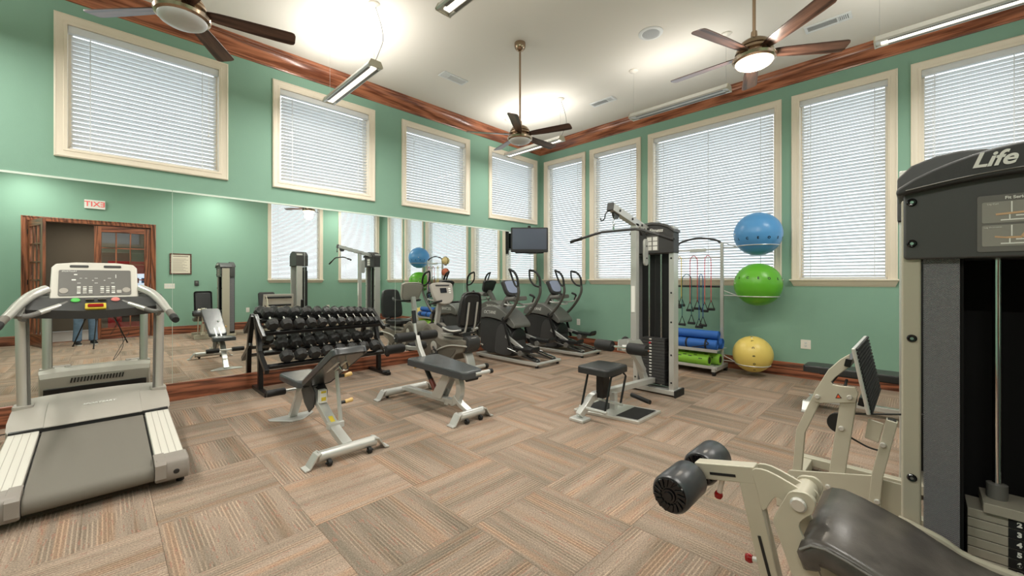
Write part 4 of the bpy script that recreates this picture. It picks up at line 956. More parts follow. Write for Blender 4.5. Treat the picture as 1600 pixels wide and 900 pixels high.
for s in (-1, 1):
    g = G(); g.prism(sm2([(5.0, .60), (4.86, .52), (4.78, .36), (4.75, .12), (5.12, .10), (5.14, .3), (5.1, .5)], 4), 'x', x+s*.145, x+s*.175); k.p('side_fairing', g, 'shroud_gray', .012, sh)
    t_ = text('side_logo', 'OCTANE', .075, 'print_white', top_, V((x+s*.204, 5.25, .79))-k.o, (PI/2, 0, s*PI/2), shear=.2)
    # moving arm
    a = sm([(x+s*.245, 4.84, .70), (x+s*.25, 4.72, .80), (x+s*.25, 4.58, .96), (x+s*.26, 4.50, 1.12), (x+s*.265, 4.50, 1.24)], 5)
    g = G(); g.tube(a, [.024]*len(a), 12); arm = k.p('swing_arm', g, 'arm_gray')
    g = G(); g.tube(sm([(x+s*.265, 4.50, 1.22), (x+s*.27, 4.52, 1.38), (x+s*.265, 4.60, 1.48), (x+s*.25, 4.72, 1.52)], 5), .02, 10); k.p('outer_grip', g, 'rubber', 0, arm)
    g = G(); g.tube(sm([(x+s*.265, 4.505, 1.23), (x+s*.23, 4.60, 1.26), (x+s*.21, 4.68, 1.36), (x+s*.235, 4.72, 1.50), (x+s*.25, 4.72, 1.52)], 5), .016, 10); k.p('inner_grip', g, 'rubber', 0, arm)
    g = G(); g.lathe([(.001, .03), (.04, .03), (.05, .02), (.05, -.02), (.03, -.03)], (x+s*.225, 4.86, .69), (s, 0, 0), 20); k.p('arm_pivot', g, 'black_plastic')
    g = G(); g.beam((x+s*.235, 4.86, .66), (x+s*.235, 4.72, .27), .02, .05); k.p('lower_link', g, 'black_plastic', .004)
    # pedal arm and pedal
    zz = .22 if s < 0 else .33
    g = G(); g.beam((x+s*.19, 4.86, .42), (x+s*.19, 4.44, zz), .035, .06); pa = k.p('pedal_arm', g, 'silver_paint', .006)
    g = G(); g.prism([(4.62, zz+.02), (4.60, zz+.06), (4.50, zz+.045), (4.22, zz+.045), (4.18, zz+.09), (4.17, zz+.05), (4.20, zz+.0), (4.5, zz-.005)], 'x', x+s*.12, x+s*.28); pe = k.p('pedal', g, 'black_plastic', .006)
    g = G(); g.cyl((x+s*.10, 4.44, zz-.03), (x+s*.30, 4.44, zz-.03), .045, n=18); k.p('pedal_roller', g, 'mid_gray', 0, pe)
    g = G(); g.beam((x+s*.19, 4.14, .085), (x+s*.19, 4.78, .20), .08, .03); tr = k.p('track', g, 'dark_gray', .004)
    for d in (-.035, .035):
        g = G(); g.cyl((x+s*.19+d, 4.14, .105), (x+s*.19+d, 4.78, .225), .011, n=8); k.p('track_rod', g, 'chrome', 0, tr)
    g = G(); g.path([(x+s*.285, 5.5, .06), (x+s*.285, 4.4, .06), (x+s*.26, 4.10, .06)], .04, .05); k.p('base_rail', g, 'silver_paint', .008)
    g = G(); g.cyl((x+s*.25, 4.12, 0), (x+s*.25, 4.12, .04), .025, n=12); k.p('foot', g, 'rubber')
    g = G(); g.cyl((x+s*.2, 5.5, 0), (x+s*.2, 5.5, .09), .025, n=12); k.p('foot', g, 'rubber')
g = G(); g.cyl((x-.29, 4.10, .06), (x+.29, 4.10, .06), .026, n=12); k.p('rear_bar', g, 'silver_paint')
g = G(); g.bx(x-.3, x+.3, 5.4, 5.48, .04, .09); k.p('front_bar', g, 'silver_paint', .006)
g = G(); g.lathe([(.001, .01), (.16, .01), (.18, 0), (.18, -.05)], (x, 4.74, .36), (0, -1, 0), 24); k.p('drive_cover', g, 'black_plastic')
g = G(); g.path([(x, 5.14, .86), (x, 5.02, 1.02), (x, 4.94, 1.10)], .09, .07, (0, 1, 0)); k.p('console_mast', g, 'mid_gray', .008)
c = pad(sm2([(x-.12, 1.08), (x-.17, 1.25), (x-.15, 1.34), (x+.15, 1.34), (x+.17, 1.25), (x+.12, 1.08)], 3), 'y', 4.94, 4.88, .014)
con = k.p('console', Mrot(c, (x, 4.92, 1.15), math.radians(-22), 'X'), 'dark_gray')
g = G(); g.prism(sm2([(x-.10, 1.12), (x-.135, 1.25), (x-.12, 1.32), (x+.12, 1.32), (x+.135, 1.25), (x+.10, 1.12)], 3), 'y', 4.87, 4.882); mat('elliptical_screen', srgb(150, 160, 186), .25); k.p('display', Mrot(g, (x, 4.92, 1.15), math.radians(-22), 'X'), 'elliptical_screen', 0, con)
g = G(); g.prism(rrect(x-.16, x+.16, .99, 1.06, .03), 'y', 4.70, 4.92); k.p('tray', Mrot(g, (x, 4.85, 1.02), math.radians(-6), 'X'), 'mid_gray', .008)
for s in (-1, 1):
    g = G(); g.tube(sm([(x+s*.06, 4.95, .98), (x+s*.16, 4.80, .93), (x+s*.21, 4.62, .96), (x+s*.2, 4.58, 1.06), (x+s*.18, 4.66, 1.10)], 5), .015, 9); h = k.p('fixed_handle', g, 'silver_paint')
    g = G(); g.tube(sm([(x+s*.212, 4.62, .97), (x+s*.2, 4.58, 1.06), (x+s*.18, 4.66, 1.10)], 5), .019, 9); k.p('handle_grip', g, 'rubber', 0, h)
g = G(); g.tube(sm([(x-.18, 4.9, .94), (x-.1, 4.7, .90), (x+.1, 4.7, .90), (x+.18, 4.9, .94)], 5), .013, 8); k.p('cross_handle', g, 'silver_paint')
dup(k.r, (6.10, 4.8, 0), label='dark gray elliptical trainer standing in the room corner by the windows', group='elliptical trainers')
# ---------------------------------------------------------------- television in the corner
ang = math.radians(-45)
r = thing('television', 'black flat television mounted high in the room corner', 'television', (6.075, 5.56, 2.155), ang)
g = G(); g.prism(rrect(-.375, .375, -.25, .25, .02), 'y', -.03, .035); obj('casing', g, 'black_plastic', r, .008)
mat('tv_glass', srgb(84, 90, 104), .16); g = G(); g.bx(-.345, .345, -.034, -.028, -.19, .225); obj('screen', g, 'tv_glass', r)
g = G(); g.prism([(-.3, -.25), (.3, -.25), (.27, -.272), (.02, -.28), (-.27, -.272)], 'y', -.03, .02); obj('speaker_bar', g, 'black_gloss', r, .004)
g = G(); g.bx(-.25, .25, .035, .08, -.16, .16); obj('back_cover', g, 'black_plastic', r, .012)
g = G(); g.bx(-.1, .1, .08, .10, -.1, .1); g.beam((0, .095, -.05), (0, .095, .30), .06, .02, (0, 1, 0)); g.beam((0, .095, .28), (0, .428, .28), .05, .05); obj('wall_bracket', g, 'black_steel', r, .004)
# ---------------------------------------------------------------- lat pulldown machine (seat towards the camera, tower by the windows)
k = K('lat_pulldown_machine', 'silver and black lat pulldown machine in front of the tall windows', 'weight machine', (4.2, 2.25, 0))
yc = 2.24; XT = 4.62; H = 2.02
for s, y in ((1, yc+.225), (-1, yc-.225)):
    g = G(); g.bx(XT, XT+.13, y-.03, y+.03, .05, 1.97); p_ = k.p('tower_post', g, 'silver_paint', .006)
    for z in (.16, .48, .86, 1.2, 1.6):
        g = G(); bolt(g, (XT, y, z), (-1, 0, 0), .011, .006); k.p('post_bolt', g, 'black_plastic', 0, p_)
    g = G(); g.bx(XT+.03, XT+.135, y-s*.032, y-s*.026, .08, 1.64); k.p('side_screen', g, 'perforated_shroud')
g = G(); g.bx(XT+.125, XT+.138, yc-.195, yc+.195, .08, 1.66); k.p('rear_shroud', g, 'black_plastic')
arch = [(yc-.265, 1.66), (yc+.265, 1.66), (yc+.265, 1.90), (yc+.2, 1.965), (yc+.1, 2.0), (yc, 2.012), (yc-.1, 2.0), (yc-.2, 1.965), (yc-.265, 1.90)]
g = G(); g.prism(arch, 'x', XT-.03, XT+.13); hd = k.p('head_shroud', g, 'dark_gray', .012)
g = G(); g.prism([(yc-.275, 1.895), (yc-.2, 1.955), (yc-.1, 1.99), (yc, 2.002), (yc+.1, 1.99), (yc+.2, 1.955), (yc+.275, 1.895), (yc+.275, 1.925), (yc+.2, 1.985), (yc+.1, 2.02), (yc, 2.032), (yc-.1, 2.02), (yc-.2, 1.985), (yc-.275, 1.925)], 'x', XT-.05, XT+.14); k.p('head_cap', g, 'shroud_gray', .006, hd)
k.text('brand_logo', 'Life Fitness', .062, 'print_white', (XT-.032, yc, 1.93), (PI/2, 0, -PI/2), hd, shear=.3, bold=.001)
g = G(); g.bx(XT-.036, XT-.03, yc-.09, yc+.06, 1.69, 1.87); k.p('instruction_placard', g, 'mid_gray', 0, hd)
g = G()
for i in range(3):
    for j in range(2): g.bx(XT-.038, XT-.036, yc-.075+j*.07, yc-.02+j*.07, 1.70+i*.055, 1.745+i*.055)
o = k.p('placard_drawings', g, 'print_white', 0, hd); o['kind'] = 'stuff'
for y in (yc-.075, yc+.075):
    g = G(); g.cyl((XT+.07, y, .1), (XT+.07, y, 1.68), .0125, n=12); k.p('guide_rod', g, 'chrome')
for i in range(15):
    z = .12+i*.036; g = G(); g.bx(XT+.015, XT+.12, yc-.14, yc+.14, z, z+.033); w_ = k.p('weight_plate', g, 'dark_gray', .003)
    g = G(); g.bx(XT+.013, XT+.015, yc+.02, yc+.05, z+.01, z+.024); k.p('plate_number', g, 'print_white', 0, w_)
g = G(); g.cyl((XT+.07, yc, .62), (XT+.07, yc, 1.66), .004, n=6); k.p('stack_cable', g, 'cable')
g = G(); g.bx(XT-.02, XT+.2, yc-.28, yc+.28, .02, .075); k.p('base_cross', g, 'silver_paint', .006)
for s in (-1, 1):
    g = G(); g.bx(XT-.03, XT+.21, yc+s*.28-.012, yc+s*.28+.012, .0, .08); k.p('base_end_cap', g, 'rubber', .004)
# column, boom, bar
XC = 4.32; yb = yc+.07
g = G(); g.path([(4.55, yb-.02, .12), (XC+.02, yb, .5), (XC, yb, .62), (XC, yb, 2.0)], .07, .075, (1, 0, 0)); col = k.p('column', g, 'silver_paint', .006)
g = G(); g.bx(XC-.042, XC-.036, yb-.022, yb+.022, .98, 1.28); k.p('warning_strip', g, 'print_white', 0, col)
g = G(); g.beam((3.80, yb, 2.125), (4.66, yb, 1.93), .07, .08); bm_ = k.p('boom', g, 'silver_paint', .006)
g = G(); g.beam((3.785, yb, 2.1285), (3.805, yb, 2.124), .074, .084); k.p('boom_end_cap', g, 'dark_gray', .004, bm_)
for xx in (3.93, 4.2, 4.42, 4.56):
    g = G(); bolt(g, (xx, yb-.035, 2.125-(xx-3.8)*.227), (0, -1, 0), .014, .01); k.p('boom_bolt', g, 'black_plastic', 0, bm_)
for xx in (3.90, 4.5):
    g = G(); g.lathe([(.02, -.014), (.055, -.014), (.05, 0), (.055, .014), (.02, .014)], (xx, yb, 2.06-(xx-3.9)*.22), (0, 1, 0), 20); k.p('pulley', g, 'dark_gray')
g = G(); g.tube([(XC+.1, yb-.06, 1.86), (XC+.1, yb-.06, 1.56)], .045, 4); 
g = G(); g.prism([(.045*math.cos(a)+XC+.12, (.045 if math.sin(a) > 0 else -.045)*abs(math.sin(a))+(1.78 if math.sin(a) > 0 else 1.56)) for a in [2*PI*i/20 for i in range(20)]], 'y', yb-.085, yb-.06); fp = k.p('floating_pulley_plate', g, 'silver_paint', .003)
for z in (1.60, 1.74):
    g = G(); bolt(g, (XC+.12, yb-.085, z), (0, -1, 0), .01, .006); k.p('plate_bolt', g, 'black_plastic', 0, fp)
g = G(); g.tube([(XC+.12, yb-.07, 1.8), (XC+.12, yb-.06, 1.95)], .004, 6); k.p('pulley_cable', g, 'cable')
g = G()
for i in range(4):
    pts = [(3.86+(.011 if i % 2 else 0)*math.cos(a), yb+(0 if i % 2 else .011)*math.cos(a), 2.02-i*.034+.022*math.sin(a)) for a in [2*PI*j/12 for j in range(12)]]
    g.tube(pts, .0035, 6, closed=True)
o = k.p('hanging_chain', g, 'chrome')
g = G(); g.tube(sm([(3.80, yb+.0, 2.09), (3.77, yb+.04, 2.06), (3.76, yb+.05, 2.0), (3.75, yb+.08, 1.98), (3.76, yb+.1, 2.01)], 4), .007, 7); k.p('bar_hook', g, 'black_steel')
g = G(); g.tube([(3.86, 1.70, 1.75), (3.86, 1.98, 1.855), (3.86, 2.06, 1.872), (3.86, 2.46, 1.872), (3.86, 2.54, 1.86), (3.86, 2.84, 1.80)], .0145, 12); lb = k.p('lat_bar', g, 'dark_gray')
for a, b in (((3.86, 1.66, 1.735), (3.86, 1.80, 1.788)), ((3.86, 2.72, 1.824), (3.86, 2.88, 1.792))):
    g = G(); g.cyl(a, b, .018, n=12); k.p('bar_grip', g, 'rubber', 0, lb)
g = G(); g.cyl((3.86, yb, 1.87), (3.86, yb, 1.915), .012, n=10); k.p('bar_swivel', g, 'chrome', 0, lb)
# seat and low beam
ys = 2.18
g = G(); g.path([(3.22, 2.30, .05), (3.36, ys+.08, .2), (3.42, ys+.07, .22), (4.62, yc, .16)], .07, .06); k.p('low_beam', g, 'silver_paint', .006)
g = G(); g.prism([(3.16, 2.22), (3.30, 2.22), (3.30, 2.38), (3.16, 2.38)], 'z', 0, .03); k.p('front_foot', g, 'silver_paint', .008)
g = G(); pl = rrect(3.24, 3.64, ys-.17, ys+.17, .04); k.p('seat_pad', pad(pl, 'z', .455, .52, .02), 'vinyl')
g = G(); g.bx(3.40, 3.52, ys-.03, ys+.05, .2, .455); k.p('seat_post', g, 'black_steel', .006)
for yy in (ys-.13, ys+.13):
    g = G(); g.tube([(3.27, yy, .12), (3.38, yy, .43), (3.56, yy, .44)], .011, 8); k.p('link_bar', g, 'black_steel')
    g = G(); g.tube([(3.55, yy, .14), (3.65, yy, .40), (3.60, yy, .44)], .011, 8); k.p('link_bar', g, 'black_steel')
g = G(); g.cyl((3.27, ys-.15, .12), (3.27, ys+.15, .12), .016, n=10); k.p('link_axle', g, 'silver_paint')
g = G(); g.cyl((3.55, ys-.15, .14), (3.55, ys+.15, .14), .014, n=10); k.p('link_axle', g, 'silver_paint')
g = G(); g.prism([(3.52, 1.84), (3.98, 1.84), (3.86, 2.5), (3.40, 2.5)], 'z', .0, .03); fpz = k.p('foot_plate', g, 'aluminium', .006)
for a, b in ((1.87, 2.08), (2.24, 2.46)):
    g = G(); g.prism([(3.56-(a-1.84)*.18, a), (3.93-(a-1.84)*.18, a), (3.93-(b-1.84)*.18, b), (3.56-(b-1.84)*.18, b)], 'z', .03, .034); k.p('grip_pad', g, 'rubber', 0, fpz)
g = G(); g.bx(3.66, 3.72, ys-.0, ys+.06, .03, .2); k.p('beam_strut', g, 'silver_paint', .004)
g = G(); g.tube([(3.78, 1.86, .15), (3.86, 2.1, .16)], .022, 10); k.p('row_foot_bar', g, 'rubber')
g = G(); g.path([(4.40, yc, .3), (4.12, yc-.02, .54), (3.88, yc-.04, .635)], .05, .06); k.p('thigh_pad_arm', g, 'silver_paint', .006)
for s in (-1, 1):
    g = G(); g.prism([(3.86, .60), (4.12, .54), (4.22, .64), (4.14, .70), (3.88, .71)], 'y', yc-.03+s*.05, yc-.03+s*.06); k.p('pivot_plate', g, 'silver_paint', .003)
g = G(); g.lathe([(.02, -.02), (.07, -.02), (.08, 0), (.07, .02), (.02, .02)], (4.12, yc+.08, .64), (0, 1, 0), 20); k.p('adjuster_wheel', g, 'black_plastic')
g = G(); g.cyl((3.87, yc-.32, .635), (3.87, yc+.30, .635), .013, n=10); k.p('roller_axle', g, 'chrome')
for y in (yc-.20, yc+.19):
    g = G(); roller(g, (3.87, y, .635), (0, 1, 0), .2, .06); k.p('thigh_roller', g, 'rubber')
mat('pin_red', srgb(190, 40, 50), .3); g = G(); g.lathe([(.006, 0), (.012, .01), (.012, .03), (.002, .034)], (XT+.012, yc+.03, .60), (-1, 0, 0), 12); k.p('selector_pin', g, 'pin_red')

# ---------------------------------------------------------------- leg extension machine (nearest, right)
k = K('leg_extension_machine', 'large leg extension machine in the right foreground with roller pads and a numbered weight stack', 'weight machine', (1.9, -.1, 0))
XT = 1.99; Y0, Y1 = .042, -.56; ym = (Y0+Y1)/2
for y, s in ((Y0-.025, 1), (Y1+.025, -1)):
    g = G(); g.bx(XT, XT+.15, y-.025, y+.025, .04, 1.63); p_ = k.p('tower_post', g, 'stone_paint', .007)
    for z in (.66, 1.146, 1.475, 1.617):
        xq = XT if z < 1.3 else XT-.0182
        g = G(); g.lathe([(.001, .002), (.005, .002), (.006, .007), (.010, .008), (.0135, .003), (.0135, 0)], (xq, y-s*.002, z), (-1, 0, 0), 18); b_ = k.p('post_bolt', g, 'black_gloss', 0, p_)
        g = G(); g.lathe([(.001, .004), (.005, .004), (.005, 0)], (xq-.002, y-s*.002, z), (-1, 0, 0), 12); k.p('bolt_hex', g, 'chrome', 0, b_)
    g = G(); g.bx(XT+.01, XT+.014, y-s*.03, y-s*.115, .1, 1.43); k.p('front_screen', g, 'perforated_shroud')
    g = G(); g.bx(XT+.016, XT+.25, y-s*.024, y-s*.020, .1, 1.43); k.p('side_screen', g, 'perforated_shroud')
mat('matte_black', srgb(10, 10, 11), .9)
g = G(); g.bx(XT+.25, XT+.262, Y1+.06, Y0-.06, .06, 1.45); k.p('rear_shroud', g, 'matte_black')
for y, s in ((Y0-.145, 1), (Y1+.145, -1)):
    g = G(); g.bx(XT+.02, XT+.25, y-.004, y+.004, .06, 1.45); k.p('inner_wall', g, 'matte_black')
head = [(Y1-.006, 1.42), (Y0+.004, 1.42), (Y0+.006, 1.655), (Y1-.008, 1.655)]
g = G(); g.prism(rrect(Y1+.006, Y0-.006, 1.42, 1.68, .012), 'x', XT-.018, XT+.26); hd = k.p('head_shroud', g, 'shroud_gray', .008)
capo = [(Y0+.012, 1.640), (Y0+.012, 1.664)]
n = 14
top_arc = [(Y0+.012+(Y1-Y0-.024)*i/n, 1.664+.105*math.sin(PI*i/n)**.8) for i in range(n+1)]
bot_arc = [(Y0+.012+(Y1-Y0-.024)*i/n, 1.640+.035*math.sin(PI*i/n)) for i in range(n, -1, -1)]
g = G(); g.prism(top_arc+bot_arc, 'x', XT-.045, XT+.20); k.p('head_cap', g, 'dark_gray', .010, hd, seg=3)
top2 = [(Y0-.05+(Y1-Y0+.1)*i/n, 1.69+.10*math.sin(PI*i/n)) for i in range(n+1)]
g = G(); g.prism(top2+[(Y1+.05, 1.66), (Y0-.05, 1.66)], 'x', XT+.19, XT+.28); k.p('rear_cap', g, 'dark_gray', .008, hd)
g = G(); pts = [(XT-.047, Y0-.012+(Y1-Y0+.024)*i/n, 1.655+.035*math.sin(PI*i/n)) for i in range(n+1)]; g.tube(pts, .0022, 6); k.p('cap_crease', g, 'mid_gray', 0, hd)
k.text('brand_logo', 'Life Fitness', .062, 'print_white', (XT-.047, ym, 1.723), (PI/2, 0, -PI/2), hd, shear=.35, bold=.0016)
g = G(); g.prism(rrect(ym-.155, ym+.125, 1.438, 1.615, .006), 'x', XT-.0205, XT-.018); pc = k.p('instruction_placard', g, 'mid_gray', 0, hd)
k.text('placard_title', 'Fit Series - Leg Extension / Curl', .0125, 'print_white', (XT-.0215, ym-.012, 1.604), (PI/2, 0, -PI/2), pc, bold=.0003)
mat('placard_panel', srgb(150, 148, 140), .5); mat('skin_print', srgb(214, 176, 138), .6)
for z0, nm in ((1.528, 'Leg Curl'), (1.455, 'Leg Extension')):
    for yy in (ym+.115, ym-.02):
        g = G(); g.prism(rrect(yy-.12, yy, z0, z0+.066, .004), 'x', XT-.0215, XT-.0205); pn = k.p('placard_panel', g, 'placard_panel', 0, pc)
        k.text('panel_caption', nm, .0065, 'print_white', (XT-.022, yy-.022, z0+.059), (PI/2, 0, -PI/2), pn)
        g = G(); cy = yy-.068; q = XT-.0222
        for a, b, w in (((cy+.03, z0+.008), (cy-.03, z0+.008), .004), ((cy+.0, z0+.02), (cy-.032, z0+.02), .004), ((cy+.012, z0+.01), (cy+.012, z0+.024), .003), ((cy-.018, z0+.008), (cy-.018, z0+.064), .003), ((cy+.008, z0+.03), (cy+.008, z0+.064), .003)):
            g.beam((q, a[0], a[1]), (q, b[0], b[1]), .0006, w, (0, b[1]-a[1], a[0]-b[0]) if False else (0, .3, 1))
        o = k.p('machine_drawing', g, 'print_white', 0, pn); o['kind'] = 'stuff'
        g = G()
        if 'Curl' in nm: parts_ = (((cy+.04, z0+.026), (cy-.03, z0+.03), .006), ((cy-.03, z0+.03), (cy-.045, z0+.032), .007))
        else: parts_ = (((cy+.02, z0+.026), (cy-.012, z0+.026), .006), ((cy-.012, z0+.026), (cy-.026, z0+.052), .008), ((cy+.02, z0+.026), (cy+.042, z0+.03), .005))
        for a, b, w in parts_: g.beam((q, a[0], a[1]), (q, b[0], b[1]), .0006, w, (0, .3, 1))
        g.lathe([(.0005, .0004), (.0055, .0004), (.0055, 0)], (q, parts_[1][1][0], parts_[1][1][1]+.007), (-1, 0, 0), 10)
        o = k.p('figure_drawing', g, 'skin_print', 0, pn); o['kind'] = 'stuff'
for y in (-.188, 2*ym+.188):
    g = G(); g.cyl((XT+.13, y, .1), (XT+.13, y, 1.45), .0115, n=16); rd = k.p('guide_rod', g, 'chrome')
    g = G(); g.lathe([(.0115, 0), (.024, 0), (.025, .01), (.025, .05), (.013, .052)], (XT+.13, y, .615), (0, 0, 1), 20); k.p('rod_bushing', g, 'mid_gray', 0, rd)
mat('plate_gray', srgb(172, 166, 152), .4, metal=.1)
for i in range(14):
    z = .585-(i+1)*.032
    g = G(); g.bx(XT+.07, XT+.19, Y1+.115, -.118, z, z+.0295); w_ = k.p('weight_plate', g, 'plate_gray', .002)
    if i < 13:
        g = G(); g.bx(XT+.0685, XT+.07, -.252, -.206, z, z+.0295); k.p('number_strip', g, 'print_black', 0, w_)
        k.text('plate_number', str(i+2), .021, 'print_white', (XT+.068, -.229, z+.015), (PI/2, 0, -PI/2), w_, bold=.001)
g = G(); g.bx(XT+.055, XT+.2, Y1+.15, -.152, .585, .617); k.p('top_plate', g, 'plate_gray', .002)
g = G(); g.cyl((XT+.1, ym, .617), (XT+.1, ym, 1.45), .005, n=8); k.p('stack_cable', g, 'cable')
g = G(); g.bx(XT-.02, XT+.28, Y1, Y0, .0, .055); k.p('tower_base', g, 'stone_paint', .006)
# seat
sx0, sx1 = 1.475, 1.93
topl = [(.262, .520), (.252, .556), (.225, .580), (.19, .585), (.14, .574), (.08, .555), (.02, .535), (-.04, .505), (-.10, .478), (-.17, .460), (-.26, .455), (-.36, .460)]
botl = [(y-(.0 if i else .0), z-.075-.01*min(1, i/4)) for i, (y, z) in enumerate(topl)][::-1]
botl[-1] = (.245, .475); botl[-2] = (.22, .483)
poly = topl+botl; cy_ = sum(p[0] for p in poly)/len(poly)
g = G(); rings = []
for xx, ins in ((sx0, .02), (sx0+.006, .008), (sx0+.02, 0), ((sx0+sx1)/2, 0), (sx1-.02, 0), (sx1-.006, .008), (sx1, .02)):
    rings.append([V((xx, y-(ins if y > .1 else 0), z+(-ins if j < len(topl) else ins))) for j, (y, z) in enumerate(poly)])
g.rings(rings); k.p('seat_pad', g, 'vinyl_worn')
g = G(); g.tube([(sx0+.002, y, z-.017) for y, z in topl[1:]], .004, 6); k.p('seat_piping', g, 'mid_gray')
g = G(); g.tube(sm([(1.955, .05, .515), (1.955, -.05, .488), (1.955, -.12, .455), (1.955, -.3, .44)], 4), .016, 10); k.p('seat_side_tube', g, 'stone_paint')
bk = pad(rrect(1.52, 1.88, .50, 1.08, .05), 'y', -.42, -.49, .025); k.p('backrest', Mrot(bk, (1.7, -.45, .5), math.radians(10), 'X'), 'vinyl')
g = G(); g.path([(1.70, -.35, .40), (1.70, -.55, .42), (1.70, -.62, .95)], .06, .05, (0, 1, 0)); k.p('backrest_post', g, 'stone_paint', .006)
g = G(); g.path([(1.70, .22, .38), (1.70, -.36, .37), (1.70, -.7, .06)], .08, .06); k.p('seat_beam', g, 'stone_paint', .006)
g = G(); g.bx(1.5, 2.05, -.74, -.66, 0, .07); k.p('rear_foot_beam', g, 'stone_paint', .006)
g = G(); g.bx(1.70, 2.02, -.32, -.25, .02, .09); k.p('link_beam', g, 'stone_paint', .006)
# knee pivot plate and lever
XL_ = 1.555
sp = [(.258, .700), (.283, .690), (.30, .655), (.326, .590), (.316, .55), (.295, .49), (.272, .42), (.25, .34), (.23, .22), (.20, .10), (.12, .10), (.15, .25), (.18, .40), (.205, .47), (.240, .55), (.258, .595), (.244, .625), (.226, .645), (.218, .68), (.236, .70)]
for xx in (XL_-.045, XL_+.095):
    g = G(); g.prism(sm2(sp, 3), 'x', xx-.006, xx+.006); k.p('pivot_plate', g, 'stone_paint', .002)
g = G(); g.lathe([(.001, .012), (.017, .012), (.022, .007), (.022, 0)], (XL_-.051, .259, .662), (-1, 0, 0), 20); k.p('pivot_bolt', g, 'aluminium')
g = G(); g.cyl((XL_-.05, .259, .662), (XL_+.11, .259, .662), .03, n=18); k.p('pivot_axle', g, 'stone_paint')
lp = [(.398, .706), (.352, .717), (.27, .692), (.235, .680), (.222, .662), (.230, .638), (.26, .628), (.30, .632), (.332, .638), (.366, .58), (.385, .65)]
for xx in (XL_, XL_+.05):
    g = G(); g.prism(sm2(lp, 3), 'x', xx-.005, xx+.005); k.p('lever_plate', g, 'stone_paint', .002)
XB = XL_+.025
g = G(); g.beam((XB, .585, .642), (XB, .388, .688), .052, .058); lv = k.p('lever_beam', g, 'stone_paint', .005)
g = G(); a_, b_ = V((XB-.0265, .535, .648)), V((XB-.0265, .45, .667)); g.beam(a_, b_, .002, .009); k.p('slot', g, 'print_black', 0, lv)
g = G(); g.beam((XB, .415, .665), (XB, .30, .14), .05, .056, (0, 1, 0)); la = k.p('lever_leg', g, 'stone_paint', .005)
g = G(); g.beam((XB-.026, .378, .49), (XB-.026, .346, .365), .002, .009, (0, 1, 0)); k.p('slot', g, 'print_black', 0, la)
g = G(); g.bx(XB-.04, XB+.04, .17, .36, .10, .16); k.p('lower_bracket', g, 'stone_paint', .005)
g = G(); g.bx(1.44, 1.76, .16, .24, 0, .1); k.p('front_foot_beam', g, 'stone_paint', .006)
g = G(); g.cyl((XB, .50, .625), (XB+.005, .512, .575), .009, n=10); g.lathe([(.002, 0), (.012, .004), (.015, .013), (.012, .024), (.002, .028)], (XB+.005, .514, .578), (0, .2, -1), 14); g1 = G(); g1.lathe([(.002, 0), (.012, .004), (.015, .013), (.012, .024), (.002, .028)], (XB+.005, .513, .579), (0, .2, -1), 16)
h = G(); h.cyl((XB, .50, .635), (XB+.005, .513, .575), .009, n=10); ho = k.p('pin_stem', h, 'aluminium'); k.p('pin_knob', g1, 'red_knob', 0, ho)
h = G(); h.cyl((XB, .36, .395), (XB, .405, .387), .0095, n=10); ho = k.p('pin_stem', h, 'aluminium')
g1 = G(); g1.lathe([(.002, 0), (.012, .004), (.016, .014), (.012, .025), (.002, .028)], (XB, .40, .388), (0, 1, -.15), 16); k.p('pin_knob', g1, 'red_knob', 0, ho)
g = G(); g.cyl((1.36, .603, .612), (1.86, .603, .612), .012, n=12); k.p('roller_axle', g, 'chrome')
mat('roller_black', srgb(56, 58, 61), .3)
for xa, xb in ((1.37, 1.545), (1.64, 1.815)):
    g = G(); roller(g, ((xa+xb)/2, .603, .612), (1, 0, 0), xb-xa, .066, 32); ro = k.p('roller_pad', g, 'roller_black')
    for e, s in ((xa, -1), (xb, 1)):
        g = G(); g.lathe([(.001, .016), (.014, .016), (.016, .010), (.022, .010), (.024, .004), (.054, .003), (.060, -.004)], (e, .603, .612), (s, 0, 0), 28); cp = k.p('roller_end_cap', g, 'black_gloss', 0, ro)
        for i in range(16):
            a = 2*PI*i/16; g = G(); g.beam((e+s*.006, .603+.029*math.cos(a), .612+.029*math.sin(a)), (e+s*.006, .603+.055*math.cos(a+.25), .612+.055*math.sin(a+.25)), .006, .010); k.p('cap_rib', g, 'black_gloss', .0015, cp)

# ---------------------------------------------------------------- leg press machine (behind the leg extension machine)
k = K('leg_press_machine', 'beige leg press machine with a ridged black foot plate, behind the near tower', 'weight machine', (3.2, .2, 0))
XA, XB = 2.86, 3.46
ap = [(.262, .948), (.302, .914), (.355, .848), (.386, .782), (.415, .722), (.427, .682), (.416, .655), (.388, .655), (.236, .689), (.226, .74), (.238, .772), (.30, .768), (.335, .770), (.342, .782), (.322, .812), (.285, .855), (.262, .880)]
for x in (XA,):
    g = G(); g.prism(ap, 'x', x-.008, x+.008); p_ = k.p('arch_plate', g, 'stone_paint', .004)
    for y, z in ((.403, .690), (.262, .714)):
        g = G(); g.lathe([(.001, .012), (.01, .012), (.013, .007), (.013, 0)], (x-.008, y, z), (-1, 0, 0), 16); k.p('bolt', g, 'aluminium', 0, p_)
    g = G(); g.path([(x+.02, .403, .69), (x+.02, .484, .47), (x+.02, .508, .15)], .04, .043, (0, 1, 0)); k.p('front_link', g, 'stone_paint', .004)
    g = G(); g.path([(x+.02, .266, .71), (x+.02, .325, .22)], .04, .068, (0, 1, 0)); k.p('rear_link', g, 'stone_paint', .004)
    g = G(); g.lathe([(.001, .012), (.01, .012), (.013, .007), (.013, 0)], (x, .298, .535), (-1, 0, 0), 16); k.p('bolt', g, 'aluminium')
